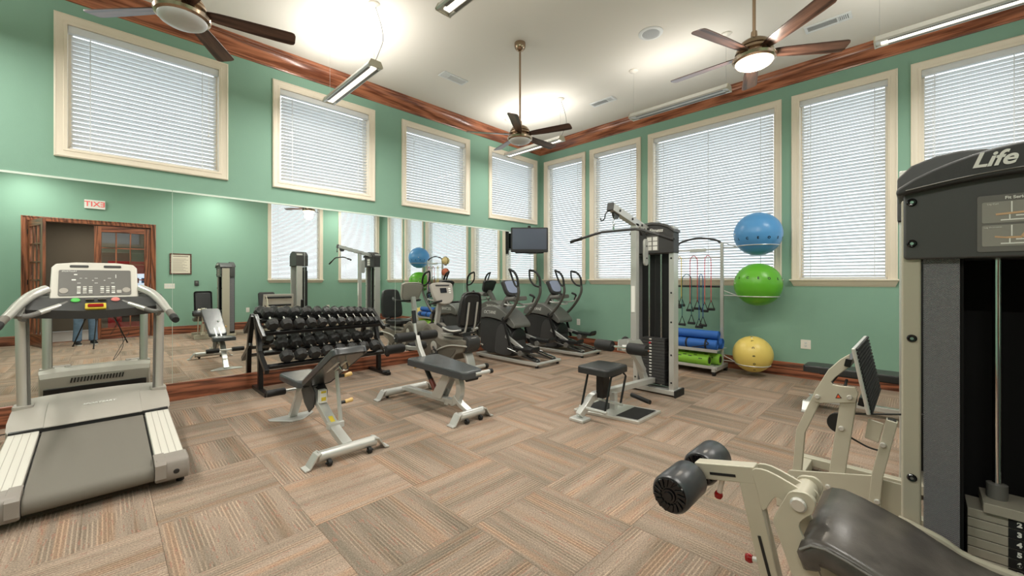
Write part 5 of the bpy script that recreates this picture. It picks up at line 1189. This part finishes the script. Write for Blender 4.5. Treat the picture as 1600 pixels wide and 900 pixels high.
g = G(); g.prism([(.323, .697), (.296, .703), (.312, .726)], 'x', XA-.0095, XA-.008); w_ = k.p('warning_triangle', g, 'print_black')
mat('warn_orange', srgb(226, 90, 50), .5); g = G(); g.prism([(.318, .7005), (.301, .7045), (.3115, .7195)], 'x', XA-.0105, XA-.0095); k.p('triangle_fill', g, 'warn_orange', 0, w_)
g = G(); g.prism([(.546, .16), (.546, .215), (.535, .232), (.19, .318), (.15, .330), (.128, .315), (.15, .16), (.165, .1), (.54, .08)], 'x', XA-.014, XA-.002); bp_ = k.p('base_plate', g, 'stone_paint', .003)
for y, z in ((.52, .19), (.355, .20)):
    g = G(); g.lathe([(.001, .012), (.01, .012), (.013, .007), (.013, 0)], (XA-.014, y, z), (-1, 0, 0), 16); k.p('bolt', g, 'aluminium', 0, bp_)
g = G(); g.beam((XA-.0145, .455, .195), (XA-.0145, .40, .185), .002, .012); k.p('slot', g, 'print_black', 0, bp_)
g = G(); g.path([(XA+.0, .094, .63), (XA, .15, .33), (XA, .165, .14)], .05, .045, (0, 1, 0)); rl = k.p('carriage_post', g, 'stone_paint', .004)
g = G(); g.bx(XA-.02, XA+.02, .078, .112, .622, .634); k.p('post_cap', g, 'rubber', .003, rl)
for y, z in ((.128, .50), (.15, .2)):
    g = G(); g.lathe([(.001, .012), (.01, .012), (.013, .007), (.013, 0)], (XA-.026, y, z), (-1, 0, 0), 16); k.p('bolt', g, 'aluminium', 0, rl)
g = G(); g.prism([(.189, .607), (.126, .594), (.147, .487), (.204, .5)], 'x', XA+.03, XA+.042); k.p('stop_plate', g, 'stone_paint', .004)
g = G(); g.prism(rrect(.04, .14, .10, .30, .01), 'x', XA+.03, XA+.042); k.p('rear_plate', g, 'stone_paint', .004)
g = G(); g.lathe([(.02, -.014), (.055, -.014), (.05, 0), (.055, .014), (.02, .014)], (XA+.10, .318, .535), (1, 0, 0), 26); k.p('cable_pulley', g, 'black_plastic')
g = G(); g.tube(sm([(XA+.10, .30, .482), (XA+.1, .2, .435), (XA+.03, .125, .448)], 6), .005, 7); k.p('cable', g, 'cable')
g = G(); g.tube([(XA+.10, .318, .588), (XA+.3, -.05, .62)], .005, 7); k.p('cable', g, 'cable')
for x in (XA+.2, XB+.1):
    g = G(); g.bx(x-.03, x+.03, -.9, .60, .03, .09); k.p('floor_rail', g, 'stone_paint', .006)
g = G(); g.bx(XA-.02, XB+.16, .53, .60, 0, .08); k.p('front_cross_beam', g, 'stone_paint', .006)
g = G(); g.bx(XA-.02, XB+.16, -.92, -.85, 0, .08); k.p('rear_cross_beam', g, 'stone_paint', .006)
# ridged foot plate: leans away, faces the seat at -y
pt, pb = V((0, .252, .985)), V((0, .19, .645)); d = (pt-pb).normalized(); nn = V((0, -d.z, d.y))
g = G(); g.rings([[V((x, 0, 0))+q for q in (pb, pb+nn*.018, pt+nn*.018, pt)] for x in (2.80, 3.50)]); fp = k.p('foot_plate', g, 'aluminium', .006)
for i in range(17):
    c = pb+(pt-pb)*((i+.5)/17)+nn*.022
    g = G(); g.rings([[V((x, 0, 0))+c+d*a+nn*b for a, b in ((-.0062, -.006), (-.0052, .004), (.0052, .004), (.0062, -.006))] for x in (2.81, 3.49)]); k.p('tread_ridge', g, 'rubber', 0, fp)
for (yy, zz) in ((.268, .90), (.212, .70)):
    g = G(); g.box((3.14, yy, zz), (.6, .028, .045), Matrix.Rotation(.18, 3, 'X')); k.p('plate_bracket', g, 'black_steel', .004)
# seat and tower of the press
k.p('seat_pad', pad(rrect(2.98, 3.38, -.85, -.42, .05), 'z', .36, .43, .022), 'vinyl')
bk = pad(rrect(2.98, 3.38, .40, 1.02, .05), 'y', -.93, -.86, .022); k.p('backrest', Mrot(bk, (3.2, -.9, .42), math.radians(12), 'X'), 'vinyl')
g = G(); g.path([(3.18, -.60, .09), (3.18, -.64, .36)], .1, .12, (0, 1, 0)); k.p('seat_post', g, 'stone_paint', .006)
g = G(); g.path([(3.18, -.88, .09), (3.18, -1.0, .5), (3.18, -1.06, .9)], .06, .05, (0, 1, 0)); k.p('backrest_post', g, 'stone_paint', .006)
for y in (.06, -.42):
    g = G(); g.bx(3.62, 3.76, y-.026, y+.026, 0, 2.05); p_ = k.p('tower_post', g, 'aluminium', .006)
    g = G(); g.bx(3.78, 3.89, y-.026, y+.026, .05, 1.6); k.p('rear_screen', g, 'black_plastic', .004)
g = G(); g.bx(3.87, 3.89, -.4, .04, .06, 1.7); k.p('rear_shroud', g, 'black_plastic')
g = G(); g.prism([(-.455, 1.72), (.095, 1.72), (.095, 2.0), (.03, 2.07), (-.08, 2.11), (-.18, 2.12), (-.28, 2.11), (-.39, 2.07), (-.455, 2.0)], 'x', 3.6, 3.9); k.p('head_shroud', g, 'dark_gray', .012)
for i in range(12):
    z = .1+i*.036; g = G(); g.bx(3.68, 3.8, -.32, -.04, z, z+.033); k.p('weight_plate', g, 'plate_gray', .002)
for y in (-.25, -.11):
    g = G(); g.cyl((3.74, y, .08), (3.74, y, 1.74), .012, n=10); k.p('guide_rod', g, 'chrome')
g = G(); g.bx(3.6, 3.9, -.45, .09, 0, .07); k.p('tower_base', g, 'stone_paint', .006)
# ---------------------------------------------------------------- accessory rack by the windows
xr = 6.42; ya, yb_ = 2.04, 2.72
k = K('accessory_rack', 'tall silver storage rack with mats and bands by the widest window', 'rack', (xr, 2.38, 0))
for y in (ya, yb_):
    g = G(); g.bx(xr-.02, xr+.02, y-.022, y+.022, .06, 1.90); k.p('post', g, 'silver_paint', .005)
    g = G(); g.beam((xr-.40, y-.01, .085), (xr+.16, y-.01, .085), .05, .06); k.p('base_leg', g, 'silver_paint', .006)
    for xx in (xr-.36, xr+.12):
        g = G(); g.cyl((xx, y-.03, .032), (xx, y+.01, .032), .032, n=16); k.p('caster', g, 'rubber')
g = G(); g.tube(sm([(xr, ya, 1.88), (xr, ya+.1, 1.945), (xr, (ya+yb_)/2, 1.985), (xr, yb_-.1, 1.945), (xr, yb_, 1.88)], 6), .016, 10); k.p('top_arch', g, 'dark_gray')
g = G(); g.cyl((xr, ya, 1.80), (xr, yb_, 1.80), .011, n=10); k.p('crossbar', g, 'silver_paint')
g = G(); g.bx(xr-.02, xr+.0, 2.26, 2.50, 1.775, 1.825); k.p('brand_plate', g, 'silver_paint', .003)
g = G(); g.cyl((xr, ya, 1.25), (xr, yb_, 1.25), .014, n=10); k.p('crossbar', g, 'black_steel')
hooks = [2.17, 2.25, 2.38, 2.46, 2.58, 2.64]
g = G(); g.cyl((xr-.01, ya, 1.68), (xr-.01, yb_, 1.68), .009, n=10); k.p('hook_bar', g, 'silver_paint')
for y in hooks:
    g = G(); g.tube([(xr-.01, y, 1.68), (xr-.08, y, 1.665), (xr-.12, y, 1.69)], .006, 7); k.p('hook', g, 'chrome')
for z, tilt_ in ((.10, .0), (.335, .0)):
    g = G(); g.bx(xr-.36, xr+.12, ya-.03, yb_+.02, z, z+.012); sh = k.p('shelf', g, 'silver_paint', .003)
    g = G(); g.bx(xr-.365, xr-.355, ya-.05, yb_+.02, z-.012, z+.03); k.p('shelf_lip', g, 'silver_paint', .002, sh)
    if z < .2:
        for i in range(4):
            for j in range(7):
                g = G(); g.cyl((xr-.30+i*.11, ya+.04+j*.09, z+.0121), (xr-.30+i*.11, ya+.04+j*.09, z+.0126), .017, n=10); k.p('shelf_hole', g, 'vent_dark', 0, sh)
# rings that carry the balls
for zc, rz_ in ((1.985, .295), (1.285, .295), (.31, .25)):
    rr = rz_*.86; zz = zc-rz_*.55; yc_ = 1.577 if zc > 1 else 1.64
    g = G(); g.tube([(xr+rr*math.cos(a), yc_+rr*math.sin(a), zz) for a in [2*PI*i/32 for i in range(32)]], .007, 8, closed=True)
    ring = k.p('ball_ring', g, 'silver_paint')
    g = G(); g.tube([(xr, ya, zz), (xr, yc_+rr, zz)], .008, 8); g.tube([(xr, ya, zz+.08), (xr, yc_+rr+.02, zz+.004)], .006, 8); k.p('ring_arm', g, 'silver_paint', 0, ring)
for zc in (1.853, 1.55):
    g = G(); g.tube([(xr+.075*math.cos(a), 2.86+.075*math.sin(a), zc-.085) for a in [2*PI*i/24 for i in range(24)]], .005, 8, closed=True); g.tube([(xr, yb_, zc-.085), (xr, 2.79, zc-.085)], .006, 8); k.p('small_ball_ring', g, 'silver_paint')
def gym_ball(x, y, z, r, m, label, lat, axis_tilt, ax_=(.707, .707, 0)):
    o = thing('exercise_ball', label, 'exercise ball', (x, y, z-r), 0, 'large exercise balls on the rack')
    g = G(); rings = []; n, mm_ = 40, 40
    for i in range(mm_+1):
        t = PI*i/mm_; rad = r*(1+(.004 if (i % 4 == 0 and 4 < i < 36) else 0)); q = max(math.sin(t), 1e-3)
        rings.append([V((rad*q*math.cos(2*PI*j/n), rad*q*math.sin(2*PI*j/n), -rad*math.cos(t))) for j in range(n)])
    g.rings(rings); R = Matrix.Rotation(axis_tilt, 4, V(ax_)); g.xf(Matrix.Translation((0, 0, r)) @ R); obj('ball', g, m, o)
    marks = ('T', 'A', 'I', 'B', 'A', 'L', 'C', 'E', 'O', 'S', 'Y', 'P', 'R', 'F')
    for i, ch in enumerate(marks):
        a = 2*PI*i/len(marks)+.25; c, s = math.cos(lat), math.sin(lat); p = V((c*math.cos(a), c*math.sin(a), s))
        ex = V((-math.sin(a), math.cos(a), 0)); ez = p; ey = ez.cross(ex)
        mt = Matrix((ex, ey, ez)).transposed().to_4x4()
        t_ = text('printed_mark', ch, r*.15, 'print_black', o, (0, 0, 0), (0, 0, 0), depth=.0006, bold=.002)
        t_.matrix_local = Matrix.Translation((0, 0, r)) @ R @ Matrix.Translation(p*(r*1.004)) @ mt
    g = G(); g.lathe([(.001, .004), (.008, .004), (.011, 0)], R @ V((r*math.cos(2.2), r*math.sin(2.2), 0))+V((0, 0, r)), R @ V((math.cos(2.2), math.sin(2.2), 0)), 10); obj('valve_plug', g, 'print_white', o)
gym_ball(xr, 1.577, 1.985, .298, 'ball_blue', 'large blue exercise ball, highest on the rack beside the wide window', -.25, .0)
gym_ball(xr, 1.577, 1.285, .295, 'ball_green', 'large green exercise ball in the middle of the ball stack', .28, .05)
gym_ball(xr, 1.64, .31, .25, 'ball_yellow', 'yellow exercise ball lowest on the rack, close to the baseboard', 0, PI/2-.06, (.955, .295, 0))
# two medicine balls on the far side of the rack
mat('mb_cream', srgb(222, 200, 140), .5); mat('mb_orange', srgb(206, 110, 78), .5)
for zc, m, lb in ((1.853, 'mb_cream', 'cream and black medicine ball on the rack, seen in the mirror above the orange one'), (1.55, 'mb_orange', 'orange medicine ball on the rack, seen in the mirror below the cream one')):
    o = thing('medicine_ball', lb, 'medicine ball', (xr, 2.86, zc-.11), group='medicine balls on the rack')
    g = G(); g.ball((0, 0, .11), .11, 24, 16); obj('ball', g, m, o)
    for ax in ('X', 'Y'):
        g = G(); g.tube([(.1105*math.cos(a), 0, .11+.1105*math.sin(a)) for a in [2*PI*i/32 for i in range(32)]], .006, 6, closed=True)
        if ax == 'Y': g.xf(Matrix.Translation((0, 0, .11)) @ Matrix.Rotation(PI/2, 4, 'Z') @ Matrix.Translation((0, 0, -.11)))
        obj('black_band', g, 'print_black', o)
# rolled mats
def roll(y0, y1, x, z, r, m, name, label, cat, group, strap, core=None):
    o = thing(name, label, cat, (x, (y0+y1)/2, z-r), group=group)
    h = (y1-y0)/2; g = G(); sp = []
    n = 70
    for i in range(n+1):
        a = 2*PI*4.2*i/n; q = r*(1-.72*i/n); sp.append((q*math.cos(a), q*math.sin(a)+r))
    out = [(p[0], p[1]) for p in sp]
    inn = [(p[0]*.94, (p[1]-r)*.94+r) for p in sp][::-1]
    g.rings([[V((p[0], e, p[1])) for p in out+inn] for e in (-h, h)]); obj('roll', g, m, o)
    g = G(); g.lathe([(.001, -h+.004), (r*.95, -h+.004), (r*.95, h-.004), (.001, h-.004)], (0, 0, r), (0, 1, 0), 28); obj('core', g, m if core is None else core, o)
    if strap:
        for e in (-h*.55, h*.3):
            g = G(); g.lathe([(r*1.0, -.012), (r*1.025, -.012), (r*1.025, .012), (r*1.0, .012)], (0, e, r), (0, 1, 0), 28); obj('strap', g, 'print_black', o)
        g = G(); g.tube(sm([(-r*.6, -h*.55, r*1.75), (-r*1.2, -h*.7, r*1.2), (-r*1.35, -h*.3, r*.6), (-r*1.05, 0, r*.3)], 6), .007, 7); obj('carry_strap', g, 'print_black', o)
roll(2.02, 2.66, 6.16, .345+.075, .072, 'mat_blue', 'exercise_mat', 'rolled blue exercise mat at the front of the upper shelf, with black straps', 'exercise mat', 'rolled blue mats', True)
roll(2.0, 2.66, 6.32, .345+.08, .078, 'mat_blue', 'exercise_mat', 'rolled blue exercise mat behind the strapped one on the upper shelf', 'exercise mat', 'rolled blue mats', False)
roll(2.02, 2.66, 6.23, .345+.205, .066, 'mat_blue', 'exercise_mat', 'rolled blue exercise mat lying on top of the other two', 'exercise mat', 'rolled blue mats', False)
for x, y0, lb in ((6.14, 2.12, 'bright green foam roller at the front of the bottom shelf'), (6.32, 2.03, 'bright green foam roller at the back of the bottom shelf')):
    o = thing('foam_roller', lb, 'foam roller', (x, y0+.3, .113), group='green foam rollers')
    g = G(); g.lathe([(.05, -.3), (.076, -.3), (.08, -.294), (.08, .294), (.076, .3), (.05, .3)], (0, 0, .08), (0, 1, 0), 30); obj('foam', g, 'mat_green', o)
    g = G(); g.lathe([(.001, -.302), (.05, -.302), (.052, -.29), (.052, .29), (.05, .302), (.001, .302)], (0, 0, .08), (0, 1, 0), 24); obj('core_tube', g, 'print_black', o)
    for i, (a, yy) in enumerate(((2.2, -.12), (2.5, -.05), (2.3, .03), (2.6, .1), (2.0, .17), (2.8, -.2))):
        g = G(); p = V((.0805*math.cos(a), yy, .08+.0805*math.sin(a))); g.box(p, (.003, .05, .012), Matrix.Rotation(-(a-PI/2)+PI/2, 3, 'Y')); obj('printed_mark', g, 'print_black', o)
# resistance bands
cols = {'yellow': srgb(226, 196, 70), 'red': srgb(196, 60, 64), 'pink': srgb(222, 96, 104), 'blue': srgb(40, 84, 140), 'teal': srgb(36, 92, 96)}
for n_, c in cols.items(): mat('band_'+n_, c, .4)
def band(y, w, z0, z1, c, lab, dx=0):
    o = thing('resistance_band', lab, 'resistance band', (xr-.085+dx, y, z0), group='resistance bands on the hooks')
    H = z0-z1
    pts = [(0, -w, -H), (0, -w, -H*.55), (0, -w*.98, -.07), (0, -w*.6, -.008), (0, 0, .012), (0, w*.6, -.008), (0, w*.98, -.07), (0, w, -H*.55), (0, w, -H-.03)]
    g = G(); g.tube(sm(pts, 5), .006, 8); obj('tube', g, 'band_'+c, o)
    for e, zz in ((-w, -H), (w, -H-.03)):
        g = G(); g.tube([(0, e, zz+.03), (0, e-.045, zz-.10), (0, e+.045, zz-.10)], .008, 6, closed=True); h = obj('handle_strap', g, 'rubber', o)
        g = G(); g.cyl((0, e-.052, zz-.105), (0, e+.052, zz-.105), .019, n=12); obj('handle_grip', g, 'rubber', h)
band(2.63, .028, 1.70, 1.06, 'yellow', 'yellow resistance band with black handles, leftmost on the hooks')
band(2.415, .055, 1.70, 1.02, 'red', 'red resistance band hanging in the middle of the hook bar')
band(2.21, .045, 1.70, 1.02, 'pink', 'pink resistance band hanging nearest the right post')
band(2.50, .07, 1.42, .80, 'teal', 'dark teal resistance band hanging low in a wide loop', -.05)
band(2.29, .028, 1.42, .78, 'blue', 'dark blue resistance band hanging low in a narrow loop', -.05)
# ---------------------------------------------------------------- photographer and tripod, seen in the mirror
F = V((math.cos(YAW), math.sin(YAW), 0)); RT = V((math.sin(YAW), -math.cos(YAW), 0)); Z = V((0, 0, 1))
k = K('tripod', 'black camera tripod standing in the doorway, seen in the mirror under the treadmill console', 'tripod', (-.05, -.05, 0))
C0 = V((-.06, -.06, 0))
g = G(); g.cyl(C0+Z*.62, C0+Z*1.22, .014, n=14); k.p('centre_column', g, 'black_steel')
g = G(); g.lathe([(.02, 0), (.045, .0), (.05, .02), (.04, .05), (.022, .06)], C0+Z*1.08, (0, 0, 1), 20); k.p('shoulder', g, 'black_plastic')
for a in (100, 215, 335):
    d = V((math.cos(math.radians(a)), math.sin(math.radians(a)), 0)); p0 = C0+d*.035+Z*1.10; p1 = C0+d*.46+Z*.012; mid = p0.lerp(p1, .48)
    g = G(); g.cyl(p0, mid, .016, n=12); lg = k.p('leg', g, 'black_steel')
    g = G(); g.cyl(mid, p1, .011, n=12); k.p('lower_leg', g, 'black_steel', 0, lg)
    g = G(); g.lathe([(.018, -.03), (.021, 0), (.018, .03)], mid, p1-p0, 12); k.p('leg_lock', g, 'black_plastic', 0, lg)
    g = G(); g.ball(p1, .016, 12, 8); k.p('rubber_foot', g, 'rubber', 0, lg)
g = G(); g.ball(C0+Z*1.245, .026, 16, 10); g.cyl(C0+Z*1.25, C0+Z*1.285, .02, n=14); k.p('ball_head', g, 'black_plastic')
k = K('camera_body', 'black camera on the tripod, hidden behind the treadmill console in the mirror', 'camera', (-.08, -.08, 1.285))
def cb(n, c, sz, m, bev=.006):
    R = Matrix((F, -RT, Z)).transposed(); g = G(); g.box(c, sz, R); return k.p(n, g, m, bev)
cb('body', -F*.125+Z*1.34, (.07, .14, .10), 'black_plastic', .012)
cb('prism_hump', -F*.12+Z*1.40, (.055, .06, .04), 'black_plastic', .01)
g = G(); g.lathe([(.034, 0), (.036, .02), (.036, .06), (.032, .065), (.028, .058), (.001, .05)], -F*.092+Z*1.345, F, 28); k.p('lens', g, 'black_gloss')
cb('rear_screen', -F*.1615+Z*1.33, (.004, .08, .055), 'screen', .001)
# the person: jeans, dark shirt, standing behind the tripod
def skin(name, verts, edges, radii, root, m, parent, sub=2):
    me = bpy.data.meshes.new(name); me.from_pydata([tuple(v) for v in verts], edges, []); me.materials.append(M[m])
    o = bpy.data.objects.new(name, me); COL.objects.link(o); o.parent = parent
    s = o.modifiers.new('skin', 'SKIN'); s.use_smooth_shade = True
    sv = me.skin_vertices[0].data
    for i, r in enumerate(radii): sv[i].radius = r if isinstance(r, tuple) else (r, r)
    sv[root].use_root = True
    b = o.modifiers.new('sub', 'SUBSURF'); b.levels = sub; b.render_levels = sub
    return o
PX, PY = -.27, -.56; fa = math.radians(78); pf = V((math.cos(fa), math.sin(fa), 0)); pl_ = V((-math.sin(fa), math.cos(fa), 0))
pr = thing('person', 'person in blue jeans and black shoes behind the tripod, legs seen in the mirror', 'person', (PX, PY, 0))
q = lambda l, f, z: pl_*l+pf*f+Z*(z if z < .5 else .5+(z-.5)*.955)
mat('skin_tone', srgb(198, 150, 124), .5); mat('denim', srgb(104, 128, 152), .85, bump=.4, bscale=300, var=.25, vscale=12); mat('shirt_dark', srgb(46, 48, 54), .85, bump=.2, bscale=120); mat('hair_brown', srgb(52, 38, 28), .7, bump=.5, bscale=120); mat('shoe_black', srgb(26, 26, 28), .5); mat('shoe_sole', srgb(196, 194, 188), .6)
lg = .13
# continuous body: torso, neck, head, arms, legs
bv = [q(0, 0, .95), q(0, -.01, 1.12), q(0, 0, 1.30), q(0, .0, 1.44), q(0, .01, 1.50), q(0, .02, 1.535), q(0, .045, 1.56), q(0, .04, 1.635), q(0, .025, 1.71), q(0, .02, 1.755)]
be = [(i, i+1) for i in range(9)]; br = [(.13, .10), (.125, .095), (.14, .10), (.13, .085), (.062, .06), (.056, .058), (.066, .082), (.088, .108), (.084, .104), (.05, .06)]
def chain(start, pts, rads):
    prev = start
    for p, r in zip(pts, rads):
        bv.append(p); br.append(r); be.append((prev, len(bv)-1)); prev = len(bv)-1
    return prev
for s in (-1, 1):
    chain(0, [q(s*.09, 0, .88), q(s*.105, .02, .50), q(s*.115, -.01, .12), q(s*.118, .0, .07)], [.085, .055, .036, .036])
cam_p = V((-.11, -.11, 1.33))-V((PX, PY, 0))
hands = []
for s in (-1, 1):
    sh = q(s*.185, 0, 1.43); el = q(s*.25, .10, 1.17); hd = cam_p+(-RT)*(.10*s)-F*.04+Z*(-.01)
    chain(3, [sh, el, el.lerp(hd, .85)], [.055, .04, .027]); hands.append((s, el, hd))
skin('body', bv, be, br, 0, 'skin_tone', pr)
jv, je, jr = [q(0, 0, 1.08), q(0, 0, .93)], [(0, 1)], [(.15, .11), (.165, .125)]
for s in (-1, 1):
    pts = [q(s*.095, 0, .80), q(s*.105, .02, .50), q(s*.113, 0, .28), q(s*.118, -.005, .10), q(s*.118, -.005, .06)]; prv = 1
    for p, r in zip(pts, [(.098, .098), (.078, .078), (.07, .072), (.072, .076), (.07, .076)]):
        jv.append(p); jr.append(r); je.append((prv, len(jv)-1)); prv = len(jv)-1
skin('jeans', jv, je, jr, 0, 'denim', pr)
tv, te, tr_ = [q(0, 0, .84), q(0, -.01, 1.12), q(0, 0, 1.30), q(0, 0, 1.42), q(0, .005, 1.475)], [(0, 1), (1, 2), (2, 3), (3, 4)], [(.185, .145), (.165, .13), (.168, .122), (.14, .095), (.066, .064)]
for s, el, hd in hands:
    sh = q(s*.185, 0, 1.42); tv += [sh, sh.lerp(el, .75)]; tr_ += [(.072, .072), (.06, .06)]; n0 = len(tv)-2; te += [(3, n0), (n0, n0+1)]
skin('shirt', tv, te, tr_, 0, 'shirt_dark', pr)
for s, el, hd in hands:
    d = (hd-el).normalized(); side = -RT*s
    hv = [hd-d*.03, hd+d*.03, hd+d*.055]; he = [(0, 1), (1, 2)]; hr = [(.024, .02), (.036, .018), (.034, .016)]
    for i, ln in enumerate((.062, .072, .068, .055)):
        b0 = hd+d*.05+Z*(.024-.016*i); m1 = b0+d*ln*.5-side*.01; m2 = b0+d*ln*.72-side*.035
        hv += [b0, m1, m2]; hr += [(.009, .009), (.0085, .0085), (.007, .007)]; n0 = len(hv)-3; he += [(2, n0), (n0, n0+1), (n0+1, n0+2)]
    b0 = hd+Z*.03; hv += [b0, b0+d*.03+Z*.02-side*.015, b0+d*.05+Z*.02-side*.035]; hr += [(.012, .012), (.010, .010), (.008, .008)]; n0 = len(hv)-3; he += [(0, n0), (n0, n0+1), (n0+1, n0+2)]
    skin('hand', hv, he, hr, 0, 'skin_tone', pr)
hc_ = q(0, .035, 1.643)
g = G(); g.ball((0, 0, 0), .1, 28, 18, (.88, 1.06, 1.15)); g.v = [tuple(hc_+Z*.03+pl_*v[0]+pf*(v[1]-.014)+Z*(v[2] if v[2] > .025+.35*max(0, v[1]) or v[1] < -.02 else .025+.35*max(0, v[1]))) for v in g.v]; obj('hair', g, 'hair_brown', pr)
g = G(); g.tube([hc_+pf*.088+Z*.015, hc_+pf*.112-Z*.025, hc_+pf*.09-Z*.036], [.009, .014, .008], 10); obj('nose', g, 'skin_tone', pr)
for s in (-1, 1):
    g = G(); g.ball(hc_+pf*.078+pl_*s*.032+Z*.01, .0095, 12, 8); e = obj('eye', g, 'print_white', pr)
    g = G(); g.ball(hc_+pf*.0855+pl_*s*.032+Z*.01, .0055, 10, 6); obj('iris', g, 'print_black', e)
    g = G(); g.ball(hc_+pl_*s*.08-pf*.01, .028, 12, 8, (.5, .8, 1.1)); obj('ear', g, 'skin_tone', pr)
    # shoes
    cx_ = q(s*.118, 0, 0); rs = []
    for f_, w_, h_ in ((-.085, .028, .06), (-.075, .036, .085), (-.03, .039, .095), (.03, .042, .085), (.09, .047, .062), (.14, .045, .05), (.172, .034, .042), (.185, .015, .032)):
        rs.append([cx_+pf*f_+pl_*(w_*math.cos(a))+Z*max(.018, .02+h_*math.sin(a)) for a in [2*PI*i/14 for i in range(14)]])
    g = G(); g.rings(rs); sho = obj('shoe', g, 'shoe_black', pr)
    so = [(-.09, .03), (-.06, .042), (0, .043), (.08, .05), (.14, .048), (.18, .03), (.19, .0)]
    g = G(); pl2 = [cx_+pf*f_+pl_*w_ for f_, w_ in so]+[cx_+pf*f_-pl_*w_ for f_, w_ in so[::-1][1:]]; g.rings([[p+Z*.001 for p in pl2], [p+Z*.022 for p in pl2]]); obj('sole', g, 'shoe_sole', sho)
g = G(); g.tube([hc_+pf*.09+pl_*-.022-Z*.052, hc_+pf*.097-Z*.053, hc_+pf*.09+pl_*.022-Z*.052], .005, 8); mat('lips', srgb(166, 96, 86), .5); obj('mouth', g, 'lips', pr)
